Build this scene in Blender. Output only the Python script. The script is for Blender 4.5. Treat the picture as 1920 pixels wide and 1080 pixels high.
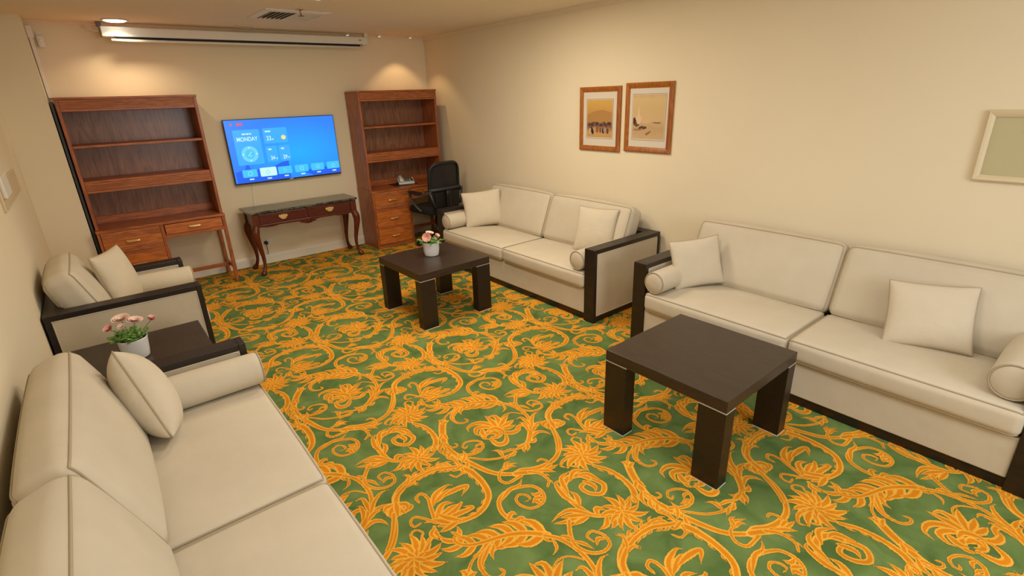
import bpy, bmesh, math, random
from mathutils import Vector, Matrix, Quaternion

random.seed(7)
for o in list(bpy.data.objects):
    bpy.data.objects.remove(o, do_unlink=True)
scene = bpy.context.scene
COL = scene.collection
PI = math.pi

# ------------------------------------------------------------------ camera
CAM_LOC = Vector((-3.8812, -6.5935, 1.8251))
YAW, PITCH, ROLL, FPX = 0.6716, -0.3576, -0.0345, 964.39
fw = Vector((math.sin(YAW) * math.cos(PITCH), math.cos(YAW) * math.cos(PITCH), math.sin(PITCH)))
rt = Vector((math.cos(YAW), -math.sin(YAW), 0.0))
up = rt.cross(fw)
rt2 = math.cos(ROLL) * rt + math.sin(ROLL) * up
up2 = -math.sin(ROLL) * rt + math.cos(ROLL) * up
camd = bpy.data.cameras.new('camera')
camd.sensor_width = 36.0
camd.lens = FPX / 1920.0 * 36.0
camd.clip_start = 0.05
cam = bpy.data.objects.new('camera', camd)
cam.matrix_world = Matrix(((rt2.x, up2.x, -fw.x, CAM_LOC.x), (rt2.y, up2.y, -fw.y, CAM_LOC.y),
                           (rt2.z, up2.z, -fw.z, CAM_LOC.z), (0, 0, 0, 1)))
COL.objects.link(cam)
scene.camera = cam

# ------------------------------------------------------------------ world, view, added fill lights
world = bpy.data.worlds.new('world')
scene.world = world
world.use_nodes = True
world.node_tree.nodes['Background'].inputs[0].default_value = (1.0, 0.9, 0.78, 1)
world.node_tree.nodes['Background'].inputs[1].default_value = 0.3
vs = scene.view_settings
vs.view_transform = 'Standard'
vs.look = 'None'
vs.gamma = 1.0
vs.use_curve_mapping = False
vs.exposure = 0.0

H = 2.58            # ceiling height
XL = -4.335         # left wall
YF = -8.4           # wall behind the camera
ADDED_PANELS = [  # unseen fill panels added for brightness: x, y, watts, colour, what each hangs above
    (-2.45, -2.45, 21.0, (1.0, 0.87, 0.66), 'added unseen ceiling light panel between the armchair and the farther coffee table'),
    (-1.35, -3.10, 27.0, (1.0, 0.87, 0.66), 'added unseen ceiling light panel over the farther right-hand sofa'),
    (-2.30, -4.75, 19.0, (1.0, 0.96, 0.88), 'added unseen ceiling light panel over the middle of the carpet'),
    (-2.70, -6.20, 13.0, (1.0, 1.0, 0.98), 'added unseen ceiling light panel over the near end of the left sofa'),
    (-1.90, -7.00, 6.0, (1.0, 1.0, 0.98), 'added unseen ceiling light panel behind the nearer right-hand sofa')]
def area_light(name, loc, size, watt, col, shape='SQUARE', rot=(0, 0, 0), spread=None):
    l = bpy.data.lights.new(name, 'AREA')
    l.shape = shape
    l.size = size
    l.energy = watt
    l.color = col
    if spread:
        l.spread = spread
    o = bpy.data.objects.new(name, l)
    o.location = loc
    o.rotation_euler = rot
    COL.objects.link(o)
    return o
# added fill light, placed as daylight from a made-up window behind the camera
ADDED_WIN = (-3.0, -0.9, 0.95, 2.2)
area_light('added_window_fill', ((ADDED_WIN[0] + ADDED_WIN[1]) / 2, YF + 0.05, (ADDED_WIN[2] + ADDED_WIN[3]) / 2), 1.5, 36.0, (0.95, 0.98, 1.0), rot=(PI / 2, 0, 0))
for x, y, w_, c_, _ in ADDED_PANELS:
    area_light('added_panel_light', (x, y, H - 0.012), 0.56, w_, c_)

# ------------------------------------------------------------------ materials
MATS = {}
def srgb(r, g, b):
    f = lambda c: (c / 255.0) / 12.92 if c / 255.0 <= 0.04045 else ((c / 255.0 + 0.055) / 1.055) ** 2.4
    return (f(r), f(g), f(b), 1.0)
def mat(name, col, rough=0.6, metal=0.0, spec=0.5, noise=None, bump=None, emit=None, coat=0.0):
    """col linear rgba; noise=(scale, amount, stretch xyz); bump=(scale, strength, distance)"""
    if name in MATS:
        return MATS[name]
    m = bpy.data.materials.new(name)
    m.use_nodes = True
    nt = m.node_tree
    b = nt.nodes['Principled BSDF']
    b.inputs['Base Color'].default_value = col
    b.inputs['Roughness'].default_value = rough
    b.inputs['Metallic'].default_value = metal
    b.inputs['Specular IOR Level'].default_value = spec
    if coat:
        b.inputs['Coat Weight'].default_value = coat
        b.inputs['Coat Roughness'].default_value = 0.15
    if emit:
        b.inputs['Emission Color'].default_value = emit[0]
        b.inputs['Emission Strength'].default_value = emit[1]
    tc = None
    if noise or bump:
        tc = nt.nodes.new('ShaderNodeTexCoord')
    if noise:
        sc, amt, st = noise
        mp = nt.nodes.new('ShaderNodeMapping')
        mp.inputs['Scale'].default_value = st
        nt.links.new(tc.outputs['Object'], mp.inputs[0])
        n = nt.nodes.new('ShaderNodeTexNoise')
        n.inputs['Scale'].default_value = sc
        n.inputs['Detail'].default_value = 6
        nt.links.new(mp.outputs[0], n.inputs['Vector'])
        r = nt.nodes.new('ShaderNodeValToRGB')
        r.color_ramp.elements[0].position = 0.3
        r.color_ramp.elements[1].position = 0.7
        r.color_ramp.elements[0].color = tuple(max(0, c * (1 - amt)) for c in col[:3]) + (1,)
        r.color_ramp.elements[1].color = tuple(min(1, c * (1 + amt)) for c in col[:3]) + (1,)
        nt.links.new(n.outputs['Fac'], r.inputs[0])
        nt.links.new(r.outputs[0], b.inputs['Base Color'])
    if bump:
        sc, strg, dist = bump
        n2 = nt.nodes.new('ShaderNodeTexNoise')
        n2.inputs['Scale'].default_value = sc
        n2.inputs['Detail'].default_value = 3
        nt.links.new(tc.outputs['Object'], n2.inputs['Vector'])
        bp = nt.nodes.new('ShaderNodeBump')
        bp.inputs['Strength'].default_value = strg
        bp.inputs['Distance'].default_value = dist
        nt.links.new(n2.outputs['Fac'], bp.inputs['Height'])
        nt.links.new(bp.outputs[0], b.inputs['Normal'])
    MATS[name] = m
    return m
def wood(name, dark, light, rough=0.35, axis='Z', scale=5.0, contrast=1.0):
    """long-grained timber: stretched noise rings plus fine pores"""
    m = bpy.data.materials.new(name)
    m.use_nodes = True
    nt = m.node_tree
    b = nt.nodes['Principled BSDF']
    b.inputs['Roughness'].default_value = rough
    tc = nt.nodes.new('ShaderNodeTexCoord')
    mp = nt.nodes.new('ShaderNodeMapping')
    st = {'X': (0.12, 1, 1), 'Y': (1, 0.12, 1), 'Z': (1, 1, 0.12)}[axis]
    mp.inputs['Scale'].default_value = tuple(scale * s for s in st)
    nt.links.new(tc.outputs['Object'], mp.inputs[0])
    w = nt.nodes.new('ShaderNodeTexNoise')
    w.inputs['Scale'].default_value = 1.6
    w.inputs['Detail'].default_value = 2
    w.inputs['Distortion'].default_value = 0.6
    nt.links.new(mp.outputs[0], w.inputs['Vector'])
    mu = nt.nodes.new('ShaderNodeMath')
    mu.operation = 'MULTIPLY'
    mu.inputs[1].default_value = 9.0
    nt.links.new(w.outputs['Fac'], mu.inputs[0])
    fr = nt.nodes.new('ShaderNodeMath')
    fr.operation = 'PINGPONG'
    fr.inputs[1].default_value = 0.5
    nt.links.new(mu.outputs[0], fr.inputs[0])
    n = nt.nodes.new('ShaderNodeTexNoise')
    n.inputs['Scale'].default_value = 14
    n.inputs['Detail'].default_value = 5
    nt.links.new(mp.outputs[0], n.inputs['Vector'])
    ad = nt.nodes.new('ShaderNodeMath')
    ad.operation = 'MULTIPLY_ADD'
    ad.inputs[1].default_value = 0.8 * contrast
    nt.links.new(fr.outputs[0], ad.inputs[0])
    nt.links.new(n.outputs['Fac'], ad.inputs[2])
    r = nt.nodes.new('ShaderNodeValToRGB')
    r.color_ramp.elements[0].position = 0.35
    r.color_ramp.elements[1].position = 1.0
    r.color_ramp.elements[0].color = dark
    r.color_ramp.elements[1].color = light
    nt.links.new(ad.outputs[0], r.inputs[0])
    nt.links.new(r.outputs[0], b.inputs['Base Color'])
    bp = nt.nodes.new('ShaderNodeBump')
    bp.inputs['Strength'].default_value = 0.08
    bp.inputs['Distance'].default_value = 0.002
    nt.links.new(n.outputs['Fac'], bp.inputs['Height'])
    nt.links.new(bp.outputs[0], b.inputs['Normal'])
    MATS[name] = m
    return m
WALL = mat('cream_wall_paint', srgb(232, 219, 192), 0.75, spec=0.25, noise=(1.3, 0.015, (1, 1, 1)), bump=(90, 0.05, 0.002))
CEIL = mat('ceiling_paint', srgb(236, 223, 200), 0.85, spec=0.2, noise=(1.0, 0.015, (1, 1, 1)))
TRIM = mat('white_trim_paint', srgb(232, 226, 214), 0.45)
CORN = mat('cornice_paint', srgb(228, 214, 188), 0.6)
FABRIC = mat('beige_fabric', srgb(203, 192, 172), 0.92, spec=0.15, noise=(5, 0.04, (1, 1, 1)), bump=(8, 0.35, 0.012))
PIPE_M = mat('beige_piping', srgb(176, 161, 136), 0.9, spec=0.15)  # darker than the fabric; the seam's shadow is put into the colour
PILLOW = mat('pillow_fabric', srgb(208, 196, 175), 0.92, spec=0.15, noise=(6, 0.03, (1, 1, 1)), bump=(13, 0.5, 0.012))
WENGE = wood('wenge_wood', srgb(25, 18, 14), srgb(38, 28, 22), 0.38, 'X', 7)
WENGE_TOP = wood('wenge_top', srgb(44, 33, 27), srgb(58, 45, 36), 0.33, 'Y', 7)
CHERRY = wood('cherry_wood', srgb(128, 66, 34), srgb(186, 106, 56), 0.36, 'X', 6)
CHERRY_V = wood('cherry_wood_upright', srgb(126, 66, 34), srgb(180, 102, 54), 0.36, 'Z', 6)
CHERRY_BACK = wood('cherry_back_board', srgb(112, 70, 50), srgb(152, 104, 78), 0.3, 'Z', 4.5)
CHERRY_REED_LIT = wood('cherry_reed_highlight', srgb(158, 94, 56), srgb(206, 138, 92), 0.3, 'X', 6)  # lighter copy of the cherry, the ridges' highlights painted into the colour
CHERRY_FRONT = wood('cherry_drawer_front', srgb(156, 84, 34), srgb(206, 120, 54), 0.34, 'X', 5)
MAHOG = wood('mahogany_wood', srgb(66, 24, 15), srgb(98, 40, 24), 0.28, 'X', 8)
MAHOG_V = wood('mahogany_leg_wood', srgb(72, 28, 18), srgb(108, 48, 30), 0.25, 'Z', 8)
BRASS = mat('brass', srgb(232, 204, 140), 0.32, metal=0.7)
CHROME = mat('chrome', srgb(205, 205, 205), 0.2, metal=1.0)
BLACKP = mat('black_plastic', srgb(22, 23, 25), 0.45)
GREYP = mat('grey_plastic', srgb(226, 226, 222), 0.4)
WHITEP = mat('white_plastic', srgb(228, 224, 214), 0.4)
CREAMP = mat('cream_plastic', srgb(214, 196, 160), 0.45)
SEATM = mat('black_seat_fabric', srgb(20, 20, 22), 0.9, bump=(300, 0.3, 0.002))
POTM = mat('white_ceramic', srgb(232, 232, 232), 0.3, coat=0.3)
SOIL = mat('potting_soil', srgb(52, 40, 30), 0.95, bump=(120, 0.8, 0.01))
LEAF = mat('leaf_green', srgb(108, 150, 66), 0.55, noise=(30, 0.4, (1, 1, 1)))
STEM = mat('stem_green', srgb(96, 128, 60), 0.6)
PINK = mat('petal_pink', srgb(238, 178, 166), 0.6, noise=(40, 0.1, (1, 1, 1)))
PALEPINK = mat('petal_pale', srgb(240, 208, 192), 0.6, noise=(40, 0.08, (1, 1, 1)))
OAKF = wood('picture_frame_wood', srgb(132, 72, 22), srgb(178, 108, 42), 0.32, 'Z', 9)
MATB = mat('mount_board', srgb(214, 204, 190), 0.8)

# ------------------------------------------------------------------ mesh helpers
def tag(o, label=None, cat=None, group=None, kind=None):
    if label: o['label'] = label
    if cat: o['category'] = cat
    if group: o['group'] = group
    if kind: o['kind'] = kind
    return o
def empty(name, loc=(0, 0, 0), rz=0.0, label=None, cat=None, group=None):
    o = bpy.data.objects.new(name, None)
    o.empty_display_size = 0.1
    o.location = loc
    o.rotation_euler = (0, 0, rz)
    COL.objects.link(o)
    return tag(o, label, cat, group)
def spline(pts, n=6, closed=False):
    P = [Vector(p) for p in pts]
    out = []
    m = len(P)
    rng = m if closed else m - 1
    for i in range(rng):
        p0 = P[(i - 1) % m] if (closed or i > 0) else P[0] * 2 - P[1]
        p1 = P[i]
        p2 = P[(i + 1) % m]
        p3 = P[(i + 2) % m] if (closed or i + 2 < m) else P[-1] * 2 - P[-2]
        for k in range(n):
            t = k / n
            out.append(0.5 * ((2 * p1) + (p2 - p0) * t + (2 * p0 - 5 * p1 + 4 * p2 - p3) * t * t + (3 * p1 - p0 - 3 * p2 + p3) * t ** 3))
    if not closed:
        out.append(P[-1].copy())
    return out
class MB:
    def __init__(self):
        self.v = []
        self.f = []
    def add(self, verts, faces, M=None):
        b = len(self.v)
        for p in verts:
            p = Vector(p)
            self.v.append(M @ p if M is not None else p)
        for f in faces:
            self.f.append([b + i for i in f])
        return self
    def box(self, x0, x1, y0, y1, z0, z1, M=None):
        v = [(x0, y0, z0), (x1, y0, z0), (x1, y1, z0), (x0, y1, z0), (x0, y0, z1), (x1, y0, z1), (x1, y1, z1), (x0, y1, z1)]
        return self.add(v, [(0, 3, 2, 1), (4, 5, 6, 7), (0, 1, 5, 4), (1, 2, 6, 5), (2, 3, 7, 6), (3, 0, 4, 7)], M)
    def tube(self, pts, r, n=8, caps=True, closed=False, M=None, flat=None):
        """sweep a circle (radius number or list) along pts; flat=(a,b) scales the two section axes"""
        P = [Vector(p) for p in pts]
        m = len(P)
        R = r if isinstance(r, (list, tuple)) else [r] * m
        T = []
        for i in range(m):
            a = P[(i - 1) % m] if (closed or i > 0) else P[i]
            c = P[(i + 1) % m] if (closed or i < m - 1) else P[i]
            T.append((c - a).normalized())
        ref = Vector((0, 0, 1)) if abs(T[0].z) < 0.9 else Vector((0, 1, 0))
        nrm = (ref - T[0] * ref.dot(T[0])).normalized()
        vs_, fs = [], []
        for i in range(m):
            nrm = (nrm - T[i] * nrm.dot(T[i])).normalized()
            bi = T[i].cross(nrm)
            fa, fb = flat or (1, 1)
            for k in range(n):
                a = 2 * PI * k / n
                vs_.append(P[i] + nrm * (math.cos(a) * R[i] * fa) + bi * (math.sin(a) * R[i] * fb))
        seg = m if closed else m - 1
        for i in range(seg):
            for k in range(n):
                a, b = i * n + k, i * n + (k + 1) % n
                c, d_ = ((i + 1) % m) * n + (k + 1) % n, ((i + 1) % m) * n + k
                fs.append((a, b, c, d_))
        if caps and not closed:
            fs.append(tuple(range(n - 1, -1, -1)))
            fs.append(tuple((m - 1) * n + k for k in range(n)))
        return self.add(vs_, fs, M)
    def lathe(self, prof, n=28, M=None):
        vs_, fs = [], []
        for (r, z) in prof:
            for k in range(n):
                a = 2 * PI * k / n
                vs_.append((r * math.cos(a), r * math.sin(a), z))
        for i in range(len(prof) - 1):
            for k in range(n):
                fs.append((i * n + k, i * n + (k + 1) % n, (i + 1) * n + (k + 1) % n, (i + 1) * n + k))
        fs.append(tuple(range(n - 1, -1, -1)))
        fs.append(tuple((len(prof) - 1) * n + k for k in range(n)))
        return self.add(vs_, fs, M)
    def prism(self, poly, axis, a0, a1, M=None):
        """extrude a 2D polygon along an axis: X->(y,z), Y->(x,z), Z->(x,y)"""
        n = len(poly)
        mk = {'X': lambda p, t: (t, p[0], p[1]), 'Y': lambda p, t: (p[0], t, p[1]), 'Z': lambda p, t: (p[0], p[1], t)}[axis]
        v = [mk(p, a0) for p in poly] + [mk(p, a1) for p in poly]
        f = [tuple(range(n - 1, -1, -1)), tuple(range(n, 2 * n))] + [(i, (i + 1) % n, n + (i + 1) % n, n + i) for i in range(n)]
        return self.add(v, f, M)
    def build(self, name, m, parent=None, smooth=False, bevel=0.0, label=None, kind=None, segs=2):
        me = bpy.data.meshes.new(name)
        me.from_pydata([tuple(p) for p in self.v], [], self.f)
        bm = bmesh.new()
        bm.from_mesh(me)
        bmesh.ops.recalc_face_normals(bm, faces=bm.faces)
        bm.to_mesh(me)
        bm.free()
        me.materials.append(m)
        if smooth:
            for p in me.polygons:
                p.use_smooth = True
        o = bpy.data.objects.new(name, me)
        COL.objects.link(o)
        if parent is not None:
            o.parent = parent
        if bevel:
            bv = o.modifiers.new('bevel', 'BEVEL')
            bv.width = bevel
            bv.segments = segs
            bv.limit_method = 'ANGLE'
            bv.angle_limit = 0.7
        if label:
            o['label'] = label
        if kind:
            o['kind'] = kind
        return o
def bx(name, m, parent, x0, x1, y0, y1, z0, z1, bevel=0.002, **k):
    """a box whose object origin sits at its centre so that the grain starts differently on each piece"""
    cx, cy, cz = (x0 + x1) / 2, (y0 + y1) / 2, (z0 + z1) / 2
    o = MB().box(x0 - cx, x1 - cx, y0 - cy, y1 - cy, z0 - cz, z1 - cz).build(name, m, parent, bevel=bevel, **k)
    o.location = (cx, cy, cz)
    return o
def copy_tree(o, parent=None):
    c = o.copy()
    COL.objects.link(c)
    c.parent = parent
    for ch in o.children:
        copy_tree(ch, c)
    return c
def text_mesh(name, txt, size, m, parent, loc, rot, thick=0.0, bold=0.0):
    cu = bpy.data.curves.new(name, 'FONT')
    cu.body = txt
    cu.size = size
    cu.align_x = 'CENTER'
    cu.align_y = 'CENTER'
    cu.extrude = thick
    cu.offset = bold
    tmp = bpy.data.objects.new(name, cu)
    COL.objects.link(tmp)
    dg = bpy.context.evaluated_depsgraph_get()
    me = bpy.data.meshes.new_from_object(tmp.evaluated_get(dg))
    bpy.data.objects.remove(tmp, do_unlink=True)
    me.materials.clear()
    me.materials.append(m)
    o = bpy.data.objects.new(name, me)
    o.location = loc
    o.rotation_euler = rot
    o.parent = parent
    COL.objects.link(o)
    return o
def rbox(hx, hy, hz, r, bulge=(0, 0, 0), seg=4, inner=8, want_surf=False):
    """rounded box grid; bulge = extra crown on the +-x, +-y, +-z faces"""
    def params(h):
        a = [-(h - r) - r * math.cos(PI / 2 * 0) + 0.0]
        out = [-(h - r) - r * math.tan(PI / 4 * (1 - k / seg)) for k in range(seg)]
        out += [-(h - r) + 2 * (h - r) * k / inner for k in range(inner + 1)]
        out += [(h - r) + r * math.tan(PI / 4 * (k + 1) / seg) for k in range(seg)]
        return out
    hs = (hx, hy, hz)
    pr = [params(h) for h in hs]
    verts, faces, idx = [], [], {}
    def surf(p):
        inn = Vector([max(-(hs[i] - r), min(hs[i] - r, p[i])) for i in range(3)])
        dlt = Vector(p) - inn
        q = inn + dlt.normalized() * r if dlt.length > 1e-9 else Vector(p)
        nn = dlt.normalized() if dlt.length > 1e-9 else Vector((0, 0, 0))
        for i in range(3):
            j, k = [a for a in range(3) if a != i]
            fo = max(0, 1 - (q[j] / hs[j]) ** 2) * max(0, 1 - (q[k] / hs[k]) ** 2)
            q[i] += bulge[i] * nn[i] * fo ** 0.6
        return q
    def vid(p):
        key = tuple(round(c, 5) for c in p)
        if key in idx:
            return idx[key]
        q = surf(p)
        idx[key] = len(verts)
        verts.append(q)
        return idx[key]
    for ax in range(3):
        j, k = [a for a in range(3) if a != ax]
        for sgn in (-1, 1):
            for a in range(len(pr[j]) - 1):
                for b in range(len(pr[k]) - 1):
                    q = []
                    for (ja, kb) in ((a, b), (a + 1, b), (a + 1, b + 1), (a, b + 1)):
                        p = [0, 0, 0]
                        p[ax] = sgn * hs[ax]
                        p[j] = pr[j][ja]
                        p[k] = pr[k][kb]
                        q.append(vid(p))
                    faces.append(q)
    if want_surf:
        return verts, faces, surf
    return verts, faces
def rrect(hx, hy, r, n=5):
    pts = []
    for cx, cy, a0 in ((hx - r, hy - r, 0), (-(hx - r), hy - r, PI / 2), (-(hx - r), -(hy - r), PI), (hx - r, -(hy - r), 1.5 * PI)):
        for k in range(n + 1):
            a = a0 + PI / 2 * k / n
            pts.append((cx + r * math.cos(a), cy + r * math.sin(a)))
    return pts
# ------------------------------------------------------------------ the room
def struct(name, m, *boxes, bevel=0.0):
    b = MB()
    for q in boxes:
        b.box(*q)
    o = b.build(name, m, None, bevel=bevel)
    o['kind'] = 'structure'
    return o
T = 0.12
def carpet_ground():
    m = bpy.data.materials.new('green_carpet_pile')
    m.use_nodes = True
    nt = m.node_tree
    b = nt.nodes['Principled BSDF']
    b.inputs['Roughness'].default_value = 0.95
    b.inputs['Specular IOR Level'].default_value = 0.1
    tc = nt.nodes.new('ShaderNodeTexCoord')
    n = nt.nodes.new('ShaderNodeTexNoise')
    n.inputs['Scale'].default_value = 5.5
    n.inputs['Detail'].default_value = 5
    n.inputs['Distortion'].default_value = 0.8
    nt.links.new(tc.outputs['Object'], n.inputs['Vector'])
    r = nt.nodes.new('ShaderNodeValToRGB')
    r.color_ramp.elements[0].position = 0.32
    r.color_ramp.elements[1].position = 0.7
    r.color_ramp.elements[0].color = srgb(*GREEN_D)
    r.color_ramp.elements[1].color = srgb(*GREEN_L)
    nt.links.new(n.outputs['Fac'], r.inputs[0])
    nt.links.new(r.outputs[0], b.inputs['Base Color'])
    n2 = nt.nodes.new('ShaderNodeTexNoise')
    n2.inputs['Scale'].default_value = 260
    nt.links.new(tc.outputs['Object'], n2.inputs['Vector'])
    bp = nt.nodes.new('ShaderNodeBump')
    bp.inputs['Strength'].default_value = 0.35
    bp.inputs['Distance'].default_value = 0.003
    nt.links.new(n2.outputs['Fac'], bp.inputs['Height'])
    nt.links.new(bp.outputs[0], b.inputs['Normal'])
    return m
GREEN_D, GREEN_L = (80, 104, 54), (114, 136, 78)
floor = struct('floor', carpet_ground(), (XL - T, T, YF - T, T, -0.1, 0.0))
struct('ceiling', CEIL, (XL - T, T, YF - T, T, H, H + 0.1))
struct('wall_back', WALL, (XL - T, T, 0.0, T, 0, H))
struct('wall_right', WALL, (0.0, T, YF, 0.0, 0, H))
struct('wall_left', WALL, (XL - T, XL, YF, 0.0, 0, H))
struct('wall_front', WALL, (XL - T, T, YF - T, YF, 0, H))
XC = -4.006
wn = MB()
for q in ((ADDED_WIN[0] - 0.06, ADDED_WIN[0], ADDED_WIN[2] - 0.06, ADDED_WIN[3] + 0.06), (ADDED_WIN[1], ADDED_WIN[1] + 0.06, ADDED_WIN[2] - 0.06, ADDED_WIN[3] + 0.06), (ADDED_WIN[0], ADDED_WIN[1], ADDED_WIN[2] - 0.06, ADDED_WIN[2]), (ADDED_WIN[0], ADDED_WIN[1], ADDED_WIN[3], ADDED_WIN[3] + 0.06), (-1.98, -1.92, ADDED_WIN[2], ADDED_WIN[3])):
    wn.box(q[0], q[1], YF, YF + 0.04, q[2], q[3])
wo = wn.build('added_window', TRIM)  # unseen window added to go with the fill light
wo['kind'] = 'structure'
MB().box(ADDED_WIN[0], ADDED_WIN[1], YF + 0.004, YF + 0.01, ADDED_WIN[2], ADDED_WIN[3]).build('pane', mat('added_window_pane', srgb(200, 210, 220), 0.1, emit=((0.85, 0.93, 1.0, 1), 1.0)), wo)  # glowing pane of the added window
struct('wall_column', WALL, (XL, XC, -0.36, 0.0, 0, H))
def skirting(name, y0, y1, axis, lo, hi):
    prof = [(0, 0), (0.016, 0), (0.016, 0.088), (0.011, 0.098), (0.011, 0.104), (0.006, 0.112), (0, 0.112)]
    b = MB()
    if axis == 'X':
        b.prism([(-p[0], p[1]) for p in prof], 'X', lo, hi)
    else:
        b.prism([(-p[0], p[1]) for p in prof], 'Y', lo, hi)
    o = b.build(name, TRIM)
    o['kind'] = 'structure'
skirting('baseboard_back', 0, 0, 'X', XC, -0.016)
skirting('baseboard_right', 0, 0, 'Y', YF, 0.0)
def cornice(name, prof_fn, axis, lo, hi):
    prof = [(0, 0), (0.034, 0), (0.034, -0.006), (0.022, -0.014), (0.012, -0.026), (0.008, -0.04), (0, -0.04)]
    b = MB().prism([prof_fn(p) for p in prof], axis, lo, hi)
    o = b.build(name, CORN)
    o['kind'] = 'structure'
cornice('trim_1', lambda p: (-p[0], H + p[1]), 'X', XC, 0.0)
cornice('trim_2', lambda p: (-p[0], H + p[1]), 'Y', YF, 0.0)
cornice('trim_3', lambda p: (-0.36 - p[0], H + p[1]), 'X', XL, XC)

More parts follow.
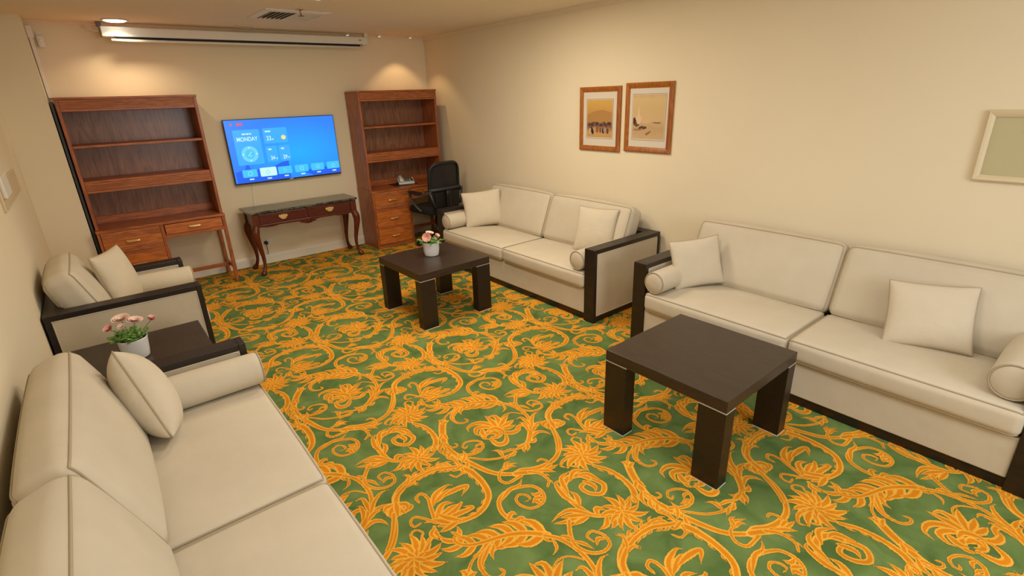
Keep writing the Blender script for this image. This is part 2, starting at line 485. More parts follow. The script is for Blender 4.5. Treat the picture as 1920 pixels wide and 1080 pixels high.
# ------------------------------------------------------------------ woven scroll pattern of the carpet
CARPET = """s|185,189 166,269 122,340 114,395 133,452 170,487 226,497 287,477 336,441 347,387 327,345 285,323 233,337 210,383 217,427 251,439 275,409 267,382 244,385|0.036|0.016
t|155,466 235,498 290,492 337,522|0.035|0
t|108,353 147,374 159,346|0.035|0
t|120,326 163,319 156,277|0.035|0
t|340,384 311,385 299,413|0.035|0
t|324,347 299,369 273,368|0.035|0
t|289,328 283,359 259,355|0.035|0
l|187,170 135,227 75,273 17,300 -44,321 -101,347 -138,387 -139,425 -113,432|0.045|0.02|8|0|0.14
s|-42,290 -106,268 -138,227 -138,167 -103,140 -76,148 -81,173|0.034|0.016
t|-39,294 -77,271 -120,239 -128,205|0.03|0
t|-25,282 -59,254 -72,224|0.03|0
t|188,142 169,93 134,78|0.022|0
t|166,184 167,146 183,124|0.022|0
s|175,176 214,114 230,17 215,-75 170,-154|0.03|0.03
s|183,-140 116,-207 66,-247 13,-263|0.06|0.035
s|-45,-268 -122,-261 -198,-220 -248,-162 -290,-112|0.022|0.02
t|168,-165 216,-103 269,-68 309,-73|0.035|0
t|172,-143 182,-86 180,-43 148,-39|0.035|0
t|142,-168 149,-116 113,-104 58,-130 27,-109|0.035|0
t|168,-178 215,-155 271,-163|0.035|0
t|107,-235 154,-216 189,-237 204,-283|0.035|0
t|145,-195 187,-169 223,-182|0.035|0
t|126,-178 148,-135 152,-86 135,-78|0.035|0
t|73,-252 89,-267 121,-248|0.035|0
t|56,-250 12,-251 -9,-221|0.035|0
t|46,-258 3,-283 -14,-307|0.035|0
t|51,-257 25,-291 6,-308|0.035|0
t|37,-256 -14,-256 -40,-245|0.035|0
t|-19,-263 -61,-237 -100,-225 -88,-196|0.03|0
t|-42,-265 -75,-280 -111,-265|0.03|0
t|-122,-261 -111,-204 -139,-174|0.03|0
t|-82,-263 -124,-280 -137,-280|0.03|0
s|84,29 135,45 181,25 216,-28|0.013|0.013
s|-195,237 -235,181 -272,114 -305,36 -314,-36 -303,-101 -289,-166 -272,-233 -248,-305 -212,-358 -154,-408|0.06|0.034
s|-303,-101 -307,-19 -295,62|0.045|0.02
t|-211,212 -199,248 -215,272|0.035|0
t|-211,212 -186,223 -160,220|0.035|0
t|-301,67 -343,35 -362,-15|0.035|0
t|-314,10 -345,-19 -353,-56|0.035|0
t|-316,-34 -347,-62 -346,-100|0.035|0
t|-262,130 -294,110 -323,105|0.035|0
t|-256,124 -267,85 -259,72|0.035|0
t|-285,-160 -315,-195 -313,-228 -288,-229|0.035|0
s|-187,244 -146,276 -90,290|0.02|0.014
s|-300,49 -290,-3 -266,-16 -251,-2 -260,15|0.026|0.012
s|-293,-87 -251,-120 -202,-135 -154,-115 -139,-71 -165,-35 -209,-20 -239,-40 -237,-61 -215,-53|0.03|0.015
t|-145,-94 -165,-83 -195,-96|0.025|0
t|-175,-125 -195,-107 -222,-106|0.025|0
t|-202,-135 -218,-110 -235,-106|0.025|0
t|28,-53 74,65 23,97|0.05|0
t|10,-37 26,40 29,120|0.05|0
t|2,-30 -13,48 -57,88 -115,87 -140,46|0.05|0
t|-4,-37 -33,21 -81,44 -113,9 -110,-30|0.05|0
t|31,-30 102,13 149,33|0.05|0
t|40,-38 99,-38 138,-33|0.05|0
t|32,-57 71,-73 110,-81|0.05|0
t|10,-75 40,-120 92,-129 123,-106|0.05|0
t|-16,-52 -70,-29 -103,-55 -87,-90|0.05|0
t|-80,-81 -79,-153 -35,-169 6,-121 4,-83|0.05|0
t|4,-83 -49,-96 -69,-66|0.05|0
t|-44,-14 0,-22 17,-75 -2,-114|0.05|0
t|-65,17 -88,-25 -78,-59|0.05|0
t|-53,-44 -21,-60 -27,-104|0.05|0
s|-158,-406 -118,-405 -74,-433 -28,-450 29,-457 89,-447 155,-406 201,-355 232,-298 254,-242|0.05|0.024
s|-156,-403 -112,-430 -71,-460 -33,-479|0.05|0.04
s|25,-454 29,-426 14,-404 -11,-407|0.024|0.016
t|-42,-466 0,-488 63,-498|0.035|0
t|-52,-462 -18,-493 9,-531|0.035|0
t|-13,-472 22,-472 39,-477|0.035|0
l|-94,-438 -60,-487 -61,-550 -100,-583|0.03|0.016|3|1|0.05
t|250,-251 239,-216 255,-175|0.045|0
t|239,-251 252,-214 291,-181|0.045|0
t|253,-247 278,-250 269,-268|0.045|0
t|258,-246 293,-251 337,-251 331,-212|0.045|0
t|247,-249 274,-221 314,-204|0.045|0
s|293,-179 315,-138 361,-102 419,-81 475,-72|0.05|0.03
l|425,-79 493,-80 562,-81 625,-91 641,-145|0.035|0.02|5|0|0.06
t|370,-102 433,-57 418,-20|0.028|0
t|374,-106 419,-103 443,-139|0.028|0
s|-142,-433 -227,-431 -245,-385 -206,-340 -136,-334|0.026|0.02
t|-192,-342 -151,-321 -91,-350|0.028|0
t|-181,-343 -137,-343 -119,-368|0.028|0
t|-169,-344 -145,-306 -117,-311|0.028|0
l|-346,-168 -322,-238 -322,-330 -346,-422 -399,-474 -464,-496 -536,-485 -601,-459 -639,-440|0.055|0.03|9|-1|0.06
l|-334,-169 -394,-135 -454,-102 -539,-93 -634,-109|0.035|0.03|6|0|0.06
s|-627,-106 -691,-137 -731,-192|0.032|0.045
t|-624,-110 -588,-59 -606,-25|0.024|0
t|-641,-121 -599,-113 -581,-147|0.024|0
t|-726,-189 -771,-178 -795,-204|0.045|0
t|-728,-187 -771,-221 -782,-261|0.045|0
t|-726,-189 -726,-244 -717,-273|0.045|0
t|-723,-191 -689,-221 -697,-258|0.045|0
t|-721,-177 -743,-238 -759,-269|0.045|0
s|-762,-237 -800,-308 -842,-368 -886,-416|0.03|0.024
s|-334,-169 -358,-215 -401,-220 -417,-182|0.022|0.014
t|-322,-150 -272,-113 -257,-63|0.03|0
t|-337,-156 -335,-98 -349,-45|0.03|0
t|-322,-169 -384,-173 -387,-151|0.03|0
s|-635,-400 -606,-309 -588,-252 -598,-206 -631,-215 -636,-254|0.03|0.018
t|-593,-313 -550,-260 -473,-241 -449,-259|0.045|0
t|-577,-303 -495,-275 -459,-280|0.045|0
t|-529,-295 -463,-294 -398,-311 -456,-351|0.045|0
t|-626,-393 -556,-338 -505,-366|0.045|0
t|-631,-410 -541,-382 -484,-392|0.045|0
t|-622,-411 -538,-409 -481,-387 -504,-406|0.045|0
t|-612,-427 -534,-435 -457,-448 -494,-407|0.045|0
t|-585,-465 -635,-400 -683,-380|0.045|0
t|-543,-480 -586,-420 -611,-360|0.045|0
t|-559,-473 -622,-476 -659,-472|0.045|0
s|-639,-414 -669,-355 -698,-319 -727,-334 -728,-370 -693,-371|0.022|0.014
s|-658,-430 -691,-473 -733,-483 -764,-447 -763,-403 -733,-391 -714,-424 -736,-447|0.022|0.013
t|-662,-428 -671,-483 -657,-518|0.03|0
t|-696,-468 -727,-489 -755,-504|0.03|0
t|-655,-433 -690,-459 -681,-508|0.03|0
f|-322,445|0.135|15
l|-338,340 -307,270 -303,181 -327,98 -380,42|0.03|0.05|5|-1|0.05
t|-367,464 -415,481 -468,456 -451,416|0.025|0
t|-377,420 -412,401 -437,436|0.025|0
t|-352,87 -370,37 -402,44|0.025|0
t|-369,80 -426,65 -440,82|0.025|0
s|-490,34 -548,74 -593,117 -607,183 -600,274 -562,341 -504,365 -443,342 -416,277|0.026|0.055
s|-414,280 -407,215 -460,183 -503,225 -504,278 -456,287|0.04|0.03
t|-602,222 -608,292 -579,380 -530,371|0.04|0
t|-581,290 -534,387 -463,397|0.04|0
t|-513,345 -447,382 -387,341|0.04|0
t|-455,341 -413,327 -394,238|0.04|0
t|-464,301 -448,240 -476,208|0.04|0
t|-598,196 -564,253 -565,299|0.04|0
t|-549,71 -590,37 -637,40|0.04|0
t|-523,57 -556,17 -592,10|0.04|0
t|-577,103 -550,133 -523,99|0.04|0
t|-594,114 -642,198 -698,218 -767,212|0.04|0
t|-628,157 -701,164 -766,198|0.04|0
t|-616,137 -672,179 -725,206|0.04|0
t|-611,125 -663,131 -714,136|0.04|0
f|-473,40|0.12|11
s|-701,164 -749,110 -776,51 -761,-11 -713,-49 -660,-42 -643,7 -666,56 -703,51 -704,11|0.03|0.016
t|-765,69 -742,30 -732,-15|0.028|0
t|-653,-12 -678,10 -712,-15|0.028|0
t|-761,83 -783,121 -804,121|0.028|0"""
YEL = mat('carpet_yellow_pile', srgb(228, 170, 64), 0.95, spec=0.1, noise=(9, 0.1, (1, 1, 1)), bump=(260, 0.3, 0.003))
ORA = mat('carpet_orange_pile', srgb(210, 130, 27), 0.95, spec=0.1, noise=(9, 0.12, (1, 1, 1)), bump=(260, 0.3, 0.003))
NX, NY, SHIFT = 338, 323, 162          # one repeat of the weave in 3 mm tufts, half-drop shifted
PXS = 0.003004
STROKE = 0.8
def pattern_cell():
    import numpy as np
    cell = np.zeros((NY, NX), np.uint8)
    def ribbon(pts, wf, core=0.52):
        P = np.array(pts, float)
        seg = np.hypot(*(P[1:] - P[:-1]).T)
        tot = seg.sum()
        if tot < 1e-6:
            return
        cum = np.concatenate(([0], np.cumsum(seg)))
        n = max(4, int(tot / 0.002))
        q = np.linspace(0, tot, n)
        X = np.interp(q, cum, P[:, 0]) / PXS
        Y = np.interp(q, cum, P[:, 1]) / PXS
        Rr = np.array([max(0.55, wf(t) * 0.5 * STROKE / PXS) for t in q / tot])
        mr = int(Rr.max()) + 2
        x0, y0 = int(X.min()) - mr, int(Y.min()) - mr
        W_, H_ = int(X.max()) + mr + 1 - x0, int(Y.max()) + mr + 1 - y0
        D_ = np.full((H_, W_), 9.0)
        for x, y, r in zip(X, Y, Rr):
            k = int(r) + 2
            ix, iy = int(x) - x0, int(y) - y0
            xa, xb, ya, yb = max(0, ix - k), min(W_, ix + k + 1), max(0, iy - k), min(H_, iy + k + 1)
            gx = np.arange(xa, xb) + x0 + 0.5 - x
            gy = np.arange(ya, yb) + y0 + 0.5 - y
            d = np.sqrt(gx[None, :] ** 2 + gy[:, None] ** 2) / r
            np.minimum(D_[ya:yb, xa:xb], d, out=D_[ya:yb, xa:xb])
        for lim, val in ((1.0, 1), (core, 2)):
            iy, ix = np.nonzero(D_ < lim)
            iy = iy + y0
            ix = ix + x0
            j = iy // NY
            cell[iy - j * NY, (ix - SHIFT * j) % NX] = val
    def s2(pts, n):
        return [(p.x, p.y) for p in spline([(x, y, 0) for x, y in pts], n)]
    tear = lambda w: (lambda t: w * (0.35 + 0.65 * math.sin(PI / 2 * min(1, t / 0.4))) if t < 0.4 else w * max(0.05, 1 - ((t - 0.4) / 0.6) ** 1.6))
    stem = lambda a, b: (lambda t: (a + (b - a) * t) * (0.6 if t > 0.97 else 1.0))
    def lobe(p, t, side, L, w, ang=0.85):
        n = Vector((-t.y, t.x)) * side
        d0 = (t * math.cos(ang) + n * math.sin(ang))
        d1 = (t * math.cos(ang * 0.25) + n * math.sin(ang * 0.25))
        a = p - d0 * L * 0.1
        mid = p + d0 * L * 0.55
        end = mid + d1 * L * 0.5
        ribbon(s2([tuple(a), tuple(mid), tuple(end)], 3), tear(w))
    lines = [q.split('|') for q in CARPET.strip().split('\n')]
    for q in lines:
        pts = [tuple(float(c) / 1000 for c in s.split(',')) for s in q[1].split()]
        ar = [float(a) for a in q[2:]]
        if q[0] == 's':
            ribbon(s2(pts, 4), stem(ar[0], ar[1]))
        elif q[0] == 't':
            ribbon(s2(pts, 4), tear(ar[0]))
        elif q[0] == 'l':
            sp = s2(pts, 4)
            n, side, L = int(ar[2]), int(ar[3]), ar[4]
            for k in range(n - 1, -1, -1):
                f = (k + 0.4) / n * 0.9
                i = min(len(sp) - 2, int(f * (len(sp) - 1)))
                p = Vector(sp[i])
                t = (Vector(sp[i + 1]) - p).normalized()
                ln = L * (1.0 - 0.45 * f)
                for sd in ((1, -1) if side == 0 else (side,)):
                    lobe(p, t, sd, ln, ln * 0.44)
            ribbon(sp, stem(ar[0], ar[1]))
        elif q[0] == 'f':
            c = Vector(pts[0])
            R_, n = ar[0], int(ar[1])
            for k in range(n):
                a = 2 * PI * k / n + 0.2
                rr = R_ * (0.82 + 0.22 * ((k * 7) % 5) / 4)
                d = Vector((math.cos(a), math.sin(a)))
                e = Vector((math.cos(a + 0.22), math.sin(a + 0.22)))
                ribbon(s2([tuple(c + d * rr * 0.12), tuple(c + d * rr * 0.6), tuple(c + e * rr)], 3), tear(rr * 0.36))
            for k in range(7):
                a = 2 * PI * k / 7
                d = Vector((math.cos(a), math.sin(a)))
                ribbon([tuple(c), tuple(c + d * R_ * 0.2), tuple(c + d * R_ * 0.42)], tear(R_ * 0.26))
    return cell
def carpet_pattern():
    import numpy as np
    cell = pattern_cell()
    rects = []                                   # (x0, x1, y0, y1, colour) merged runs of tufts
    open_ = {}
    for y in range(NY):
        row = cell[y]
        cuts = np.flatnonzero(np.diff(row)) + 1
        st = np.concatenate(([0], cuts))
        en = np.concatenate((cuts, [NX]))
        cur = {}
        for a, b in zip(st, en):
            if row[a]:
                k = (int(a), int(b), int(row[a]))
                cur[k] = open_.pop(k, y)
        for (a, b, v), y0 in open_.items():
            rects.append((a, b, y0, y, v))
        open_ = cur
    for (a, b, v), y0 in open_.items():
        rects.append((a, b, y0, NY, v))
    R_ = np.array(rects, float)
    xlo, xhi, ylo, yhi = XL + 0.002, -0.017, -7.6, -0.017
    allq, allm = [], []
    for j in range(-4, 6):
        for i in range(-8, 9):
            ox = -2.4 + (i * NX + SHIFT * j) * PXS
            oy = -4.5 + j * NY * PXS
            q = np.stack((ox + R_[:, 0] * PXS, ox + R_[:, 1] * PXS, oy + R_[:, 2] * PXS, oy + R_[:, 3] * PXS), 1)
            q[:, :2] = np.clip(q[:, :2], xlo, xhi)
            q[:, 2:] = np.clip(q[:, 2:], ylo, yhi)
            ok = (q[:, 1] - q[:, 0] > 1e-5) & (q[:, 3] - q[:, 2] > 1e-5)
            if ok.any():
                allq.append(q[ok])
                allm.append(R_[ok, 4] - 1)
    Q = np.concatenate(allq)
    MI = np.concatenate(allm).astype(np.int32)
    n = len(Q)
    V_ = np.empty((n, 4, 3), np.float32)
    for k, (a, b) in enumerate(((0, 2), (1, 2), (1, 3), (0, 3))):
        V_[:, k, 0] = Q[:, a]
        V_[:, k, 1] = Q[:, b]
    V_[:, :, 2] = 0.0015
    me = bpy.data.meshes.new('scroll_pattern')
    me.vertices.add(4 * n)
    me.vertices.foreach_set('co', V_.ravel())
    me.loops.add(4 * n)
    me.loops.foreach_set('vertex_index', np.arange(4 * n, dtype=np.int32))
    me.polygons.add(n)
    me.polygons.foreach_set('loop_start', np.arange(0, 4 * n, 4, dtype=np.int32))
    me.polygons.foreach_set('loop_total', np.full(n, 4, np.int32))
    me.polygons.foreach_set('material_index', MI)
    me.update(calc_edges=True)
    me.materials.append(YEL)
    me.materials.append(ORA)
    o = bpy.data.objects.new('scroll_pattern', me)
    COL.objects.link(o)
    o.parent = floor
    o['kind'] = 'stuff'
    o['label'] = 'golden acanthus scroll pattern woven into the green carpet'
    print('carpet quads', n)
carpet_pattern()

# ------------------------------------------------------------------ sofas
def cushion(name, parent, hx, hy, hz, r, loc, rx=0.0, bulge=(0, 0, 0), pipes=('z+', 'z-'), m=None):
    v, f, surf = rbox(hx, hy, hz, r, bulge, want_surf=True)
    o = MB().add(v, f).build(name, m or FABRIC, parent, smooth=True)
    o.location = loc
    o.rotation_euler = (rx, 0, 0)
    for p in pipes:                       # corded seam following the rounded edge of that face
        s = 1 if p[1] == '+' else -1
        ax = 'xyz'.index(p[0])
        j, k = [a for a in range(3) if a != ax]
        hs = (hx, hy, hz)
        loop = []
        for (a0, b0, a1, b1) in ((-1, -1, 1, -1), (1, -1, 1, 1), (1, 1, -1, 1), (-1, 1, -1, -1)):
            n = 26
            for i in range(n):
                t = i / n
                t = 0.5 - 0.5 * math.cos(PI * t)
                q = [0, 0, 0]
                q[ax] = s * hs[ax]
                q[j] = hs[j] * (a0 + (a1 - a0) * t)
                q[k] = hs[k] * (b0 + (b1 - b0) * t)
                sp_ = surf(q)
                loop.append(sp_ + Vector([0.0012 * math.copysign(1, c) if i_ == ax else 0 for i_, c in enumerate(sp_)]))
        MB().tube(loop, 0.0042, 6, closed=True).build('piping', PIPE_M, o, smooth=True)
    return o
D = 0.865
AW = 0.11
AH = 0.64
def sofa(name, loc, rz, L, n, label, cat, backgap=0.05):
    t = empty(name, loc, rz, label, cat)
    hl = L / 2
    for s in (-1, 1):
        xo, xi = s * hl, s * (hl - AW)
        x0, x1 = min(xo, xi), max(xo, xi)
        af = MB()
        af.box(x0, x1, -D, -D + 0.034, 0.0, AH)
        af.box(x0, x1, -D + 0.034, 0, AH - 0.036, AH)
        af.box(x0, x1, -0.034, 0, 0.0, AH - 0.036)
        af.box(x0, x1, -D + 0.034, -0.034, 0.018, 0.056)
        af.build('arm_frame', WENGE, t, bevel=0.003)
        pn = MB().box(x0 + 0.004, x1 - 0.004, -D + 0.034, -0.034, 0.056, AH - 0.036).build('arm_panel', FABRIC, t)
        for xs in (x0 + 0.004, x1 - 0.004):
            loop = [(xs, -D / 2 + a, 0.33 + b) for a, b in rrect(D / 2 - 0.038, 0.27, 0.02)]
            MB().tube(loop, 0.004, 6, closed=True).build('piping', PILLOW, pn, smooth=True)
    xi = hl - AW
    MB().box(-xi, xi, -0.105, 0, AH - 0.036, AH).build('back_rail', WENGE, t, bevel=0.003)
    MB().box(-xi, xi, -0.10, -0.01, 0.06, AH - 0.036).build('back_panel', FABRIC, t)
    MB().box(-xi, xi, -D + 0.022, -0.02, 0.0, 0.062).build('plinth', WENGE, t, bevel=0.002)
    MB().box(-xi, xi, -D + 0.010, -0.10, 0.062, 0.283).build('base_panel', FABRIC, t, bevel=0.006)
    w = 2 * xi / n
    for k in range(n):
        cx = -xi + w * (k + 0.5)
        cushion('seat_cushion', t, w / 2 - 0.002, (D - 0.29) / 2, 0.07, 0.038, (cx, -D - 0.018 + (D - 0.29) / 2, 0.356), 0, (0.004, 0.012, 0.018))
    wb = (2 * xi - 2 * backgap) / n
    for k in range(n):
        cx = -xi + backgap + wb * (k + 0.5)
        cushion('back_cushion', t, wb / 2 - 0.003, 0.09, 0.235, 0.055, (cx, -0.194, 0.6185), -math.radians(20.5), (0.012, 0.036, 0.026), pipes=('y-', 'y+'))
    return t
YA, YB, YC, YD = -2.71, -5.465, -4.817, -2.033
sofa('sofa', (-0.032, YA, 0), -PI / 2, 2.42, 2, 'beige two-seat sofa with dark wood arms, farther of the two along the right wall', 'sofa', 0.06)
sofa('sofa', (-0.032, YB, 0), -PI / 2, 2.31, 2, 'beige two-seat sofa below the cream framed panel on the right wall', 'sofa', 0.0)
sofa('sofa', (XL + 0.012, YC, 0), PI / 2, 2.33, 2, 'beige two-seat sofa on the left in the near foreground', 'sofa', 0.03)
sofa('armchair', (XL + 0.012, YD, 0), PI / 2, 0.955, 1, 'beige armchair with dark wood arms against the left wall beside the bookcase', 'armchair', 0.02)

def bolster(center, axis_x, length, r, label, group):
    t = empty('bolster_cushion', (center[0], center[1], center[2] - r), 0, label, 'cushion', group)
    n = 24
    prof = [(r * 0.2, -length / 2 - 0.006), (r * 0.82, -length / 2 - 0.004), (r * 0.97, -length / 2 + 0.006), (r, -length / 2 + 0.03), (r * 1.02, 0),
            (r, length / 2 - 0.03), (r * 0.97, length / 2 - 0.006), (r * 0.82, length / 2 + 0.004), (r * 0.2, length / 2 + 0.006)]
    M = Matrix.Translation((0, 0, r)) @ Matrix.Rotation(PI / 2, 4, 'Y')
    MB().lathe(prof, n, M).build('cover', FABRIC, t, smooth=True)
    for s in (-1, 1):
        loop = [(s * (length / 2), r * 0.95 * math.cos(2 * PI * k / n), r + r * 0.95 * math.sin(2 * PI * k / n)) for k in range(n)]
        MB().tube(loop, 0.0048, 6, closed=True).build('piping', PIPE_M, t, smooth=True)
    return t
ZS = 0.436
BG = 'bolsters lying against the sofa arms'
bolster((-0.60, YA - 1.10 + 0.085, ZS + 0.082), 1, 0.60, 0.082, 'beige bolster at the near arm of the farther right-hand sofa', BG)
bolster((-0.60, YA + 1.10 - 0.085, ZS + 0.082), 1, 0.60, 0.082, 'beige bolster at the far arm of the farther right-hand sofa, beside the office chair', BG)
bolster((-0.60, YB + 1.045 - 0.08, ZS + 0.082), 1, 0.60, 0.082, 'beige bolster at the far arm of the nearer right-hand sofa', BG)
bolster((-0.55, YB - 1.045 + 0.085, ZS + 0.09), 1, 0.60, 0.09, 'beige bolster at the right edge of the photo on the nearer right-hand sofa', BG)
bolster((-3.74, YC + 1.055 - 0.09, ZS + 0.085), 1, 0.62, 0.085, 'beige bolster on the foreground left sofa beside the side table', BG)
bolster((-3.73, YD + 0.3675 - 0.085, ZS + 0.08), 1, 0.62, 0.08, 'beige bolster along the far arm of the armchair', BG)

def pillow(center, normal, w, h, th, roll, label, pinch=0.06, axes=None):
    """square scatter cushion: puffed faces, pinched sides, pointed corners and a corded seam"""
    if axes:
        ux, uy = Vector(axes[0]).normalized(), Vector(axes[1]).normalized()
        n = ux.cross(uy)
    else:
        n = Vector(normal).normalized()
        ux = Vector((0, 0, 1)).cross(n).normalized()
        uy = n.cross(ux)
    R = Matrix((ux, uy, n)).transposed().to_4x4()
    M = R @ Matrix.Rotation(roll, 4, 'Z')
    N = 18
    rim = lambda u, v: (u * (1 - pinch * (1 - v * v)) * w / 2, v * (1 - pinch * (1 - u * u)) * h / 2)
    vs_, fs = [], []
    for s in (1, -1):
        for i in range(N + 1):
            for j in range(N + 1):
                u, v = math.sin(PI / 2 * (-1 + 2 * i / N)), math.sin(PI / 2 * (-1 + 2 * j / N))
                x, y = rim(u, v)
                z = s * th / 2 * (max(0, (1 - u * u)) * max(0, (1 - v * v))) ** 0.42
                vs_.append((x, y, z))
    K = (N + 1) ** 2
    for s in (0, 1):
        for i in range(N):
            for j in range(N):
                a = s * K + i * (N + 1) + j
                fs.append((a, a + 1, a + N + 2, a + N + 1))
    t = empty('scatter_cushion', (0, 0, 0), 0, label, 'cushion', 'beige scatter cushions')
    body = MB().add(vs_, fs, M)
    bm_z = min(p.z for p in body.v)
    t.location = center
    bo = body.build('cover', PILLOW, t, smooth=True)
    mw = bo.data
    bm = bmesh.new()
    bm.from_mesh(mw)
    bmesh.ops.remove_doubles(bm, verts=bm.verts, dist=1e-5)
    bmesh.ops.recalc_face_normals(bm, faces=bm.faces)
    bm.to_mesh(mw)
    bm.free()
    loop = []
    for a, b, c, d in ((-1, -1, 1, -1), (1, -1, 1, 1), (1, 1, -1, 1), (-1, 1, -1, -1)):
        for k in range(10):
            f = k / 10
            x, y = rim(a + (c - a) * f, b + (d - b) * f)
            loop.append(M @ Vector((x, y, 0)))
    MB().tube(loop, 0.0045, 6, closed=True).build('piping', PIPE_M, t, smooth=True)
    return t
pillow((-0.50, -1.86, 0.635), (-0.54, -0.80, 0.28), 0.44, 0.40, 0.15, 0.10, 'plain beige scatter cushion in the far corner of the farther right-hand sofa')
pillow((-0.385, -3.46, 0.635), (-0.92, -0.25, 0.30), 0.40, 0.42, 0.14, 0.0, 'plain beige scatter cushion by the near arm of the farther right-hand sofa')
pillow((-0.53, -4.60, 0.615), (-0.55, -0.80, 0.30), 0.38, 0.36, 0.13, 0.10, 'plain beige scatter cushion leaning at the far arm of the nearer right-hand sofa')
pillow((-0.45, -6.00, 0.60), (-0.90, -0.24, 0.45), 0.40, 0.37, 0.14, 0.06, 'plain beige scatter cushion leaning on the back of the nearer right-hand sofa')
pillow((-3.925, -3.97, 0.612), None, 0.30, 0.44, 0.21, 0.0, 'plump beige scatter cushion on the foreground left sofa', axes=((0.065, 0.886, -0.447), (-0.248, 0.451, 0.857)))
pillow((-3.90, -1.90, 0.65), (0.85, -0.45, 0.22), 0.38, 0.42, 0.16, 0.0, 'plain beige scatter cushion standing on the armchair')
# ------------------------------------------------------------------ coffee tables
STRIP = mat('bright_metal_strip', srgb(222, 220, 214), 0.35, metal=0.4)
def coffee_table(loc, rz, label):
    t = empty('coffee_table', loc, rz, label, 'table', 'dark square low tables')
    hw, hd, h, th = 0.357, 0.356, 0.4985, 0.062
    o = bx('table_top', WENGE_TOP, t, -hw, hw, -hd, hd, h - th, h, 0.002)
    for sx in (-1, 1):
        for sy in (-1, 1):
            # each leg is a wide flat post set flush with the corner
            x0, x1 = sorted((sx * hw, sx * (hw - 0.082)))
            y0, y1 = sorted((sy * hd, sy * (hd - 0.142)))
            lg = bx('leg', WENGE, t, x0, x1, y0, y1, 0.006, h - th - 0.004, 0.0015)
            MB().box(-0.0415, 0.0415, -0.0715, 0.0715, -0.0025, 0.0015).build('metal_strip', STRIP, lg).location = (0, 0, (h - th - 0.004 - 0.006) / 2 + 0.0012)
            MB().box(-0.0415, 0.0415, -0.0715, 0.0715, -0.006, 0.0).build('glide', WHITEP, lg).location = (0, 0, -(h - th - 0.004 - 0.006) / 2)
    return t
coffee_table((-1.6734, -2.6997, 0), PI / 2 + 0.02, 'dark square coffee table with the flower pot, in front of the farther right-hand sofa')
coffee_table((-1.5489, -5.2797, 0), 0.01, 'dark square coffee table with a bare top, before the nearer right-hand sofa')
coffee_table((-3.915, -3.18, 0), 0.0, 'dark square side table between the armchair and the foreground left sofa')

# ------------------------------------------------------------------ flower pots
def petal_cup(center, r, openness, n, rings, axis):
    """overlapping cupped petals around an axis"""
    b = MB()
    ax = Vector(axis).normalized()
    q = Vector((0, 0, 1)).rotation_difference(ax).to_matrix().to_4x4()
    M0 = Matrix.Translation(center) @ q
    for ring in range(rings):
        k = 1 - ring / rings
        tilt = openness * (0.35 + 0.65 * k)
        for i in range(n):
            a = 2 * PI * (i + 0.5 * (ring % 2)) / n
            rows = []
            for u in range(4):
                fu = u / 3
                ln = r * (0.35 + 0.65 * k)
                rad = math.sin(tilt) * ln * fu + 0.15 * r * fu * k
                z = math.cos(tilt) * ln * fu * 0.9
                wd = 1.15 * ln * math.sin(PI * (0.15 + 0.62 * fu)) * 0.62
                rows.append([Vector((math.cos(a) * rad * (1 - 0.12 * abs(s)) - math.sin(a) * wd * s, math.sin(a) * rad * (1 - 0.12 * abs(s)) + math.cos(a) * wd * s, z - 0.15 * r * s * s * (1 - fu))) for s in (-0.9, -0.3, 0.3, 0.9)])
            vs_ = [p for row in rows for p in row]
            fs = [(i_ * 4 + j, i_ * 4 + j + 1, i_ * 4 + j + 5, i_ * 4 + j + 4) for i_ in range(3) for j in range(3)]
            b.add(vs_, fs, M0)
    return b
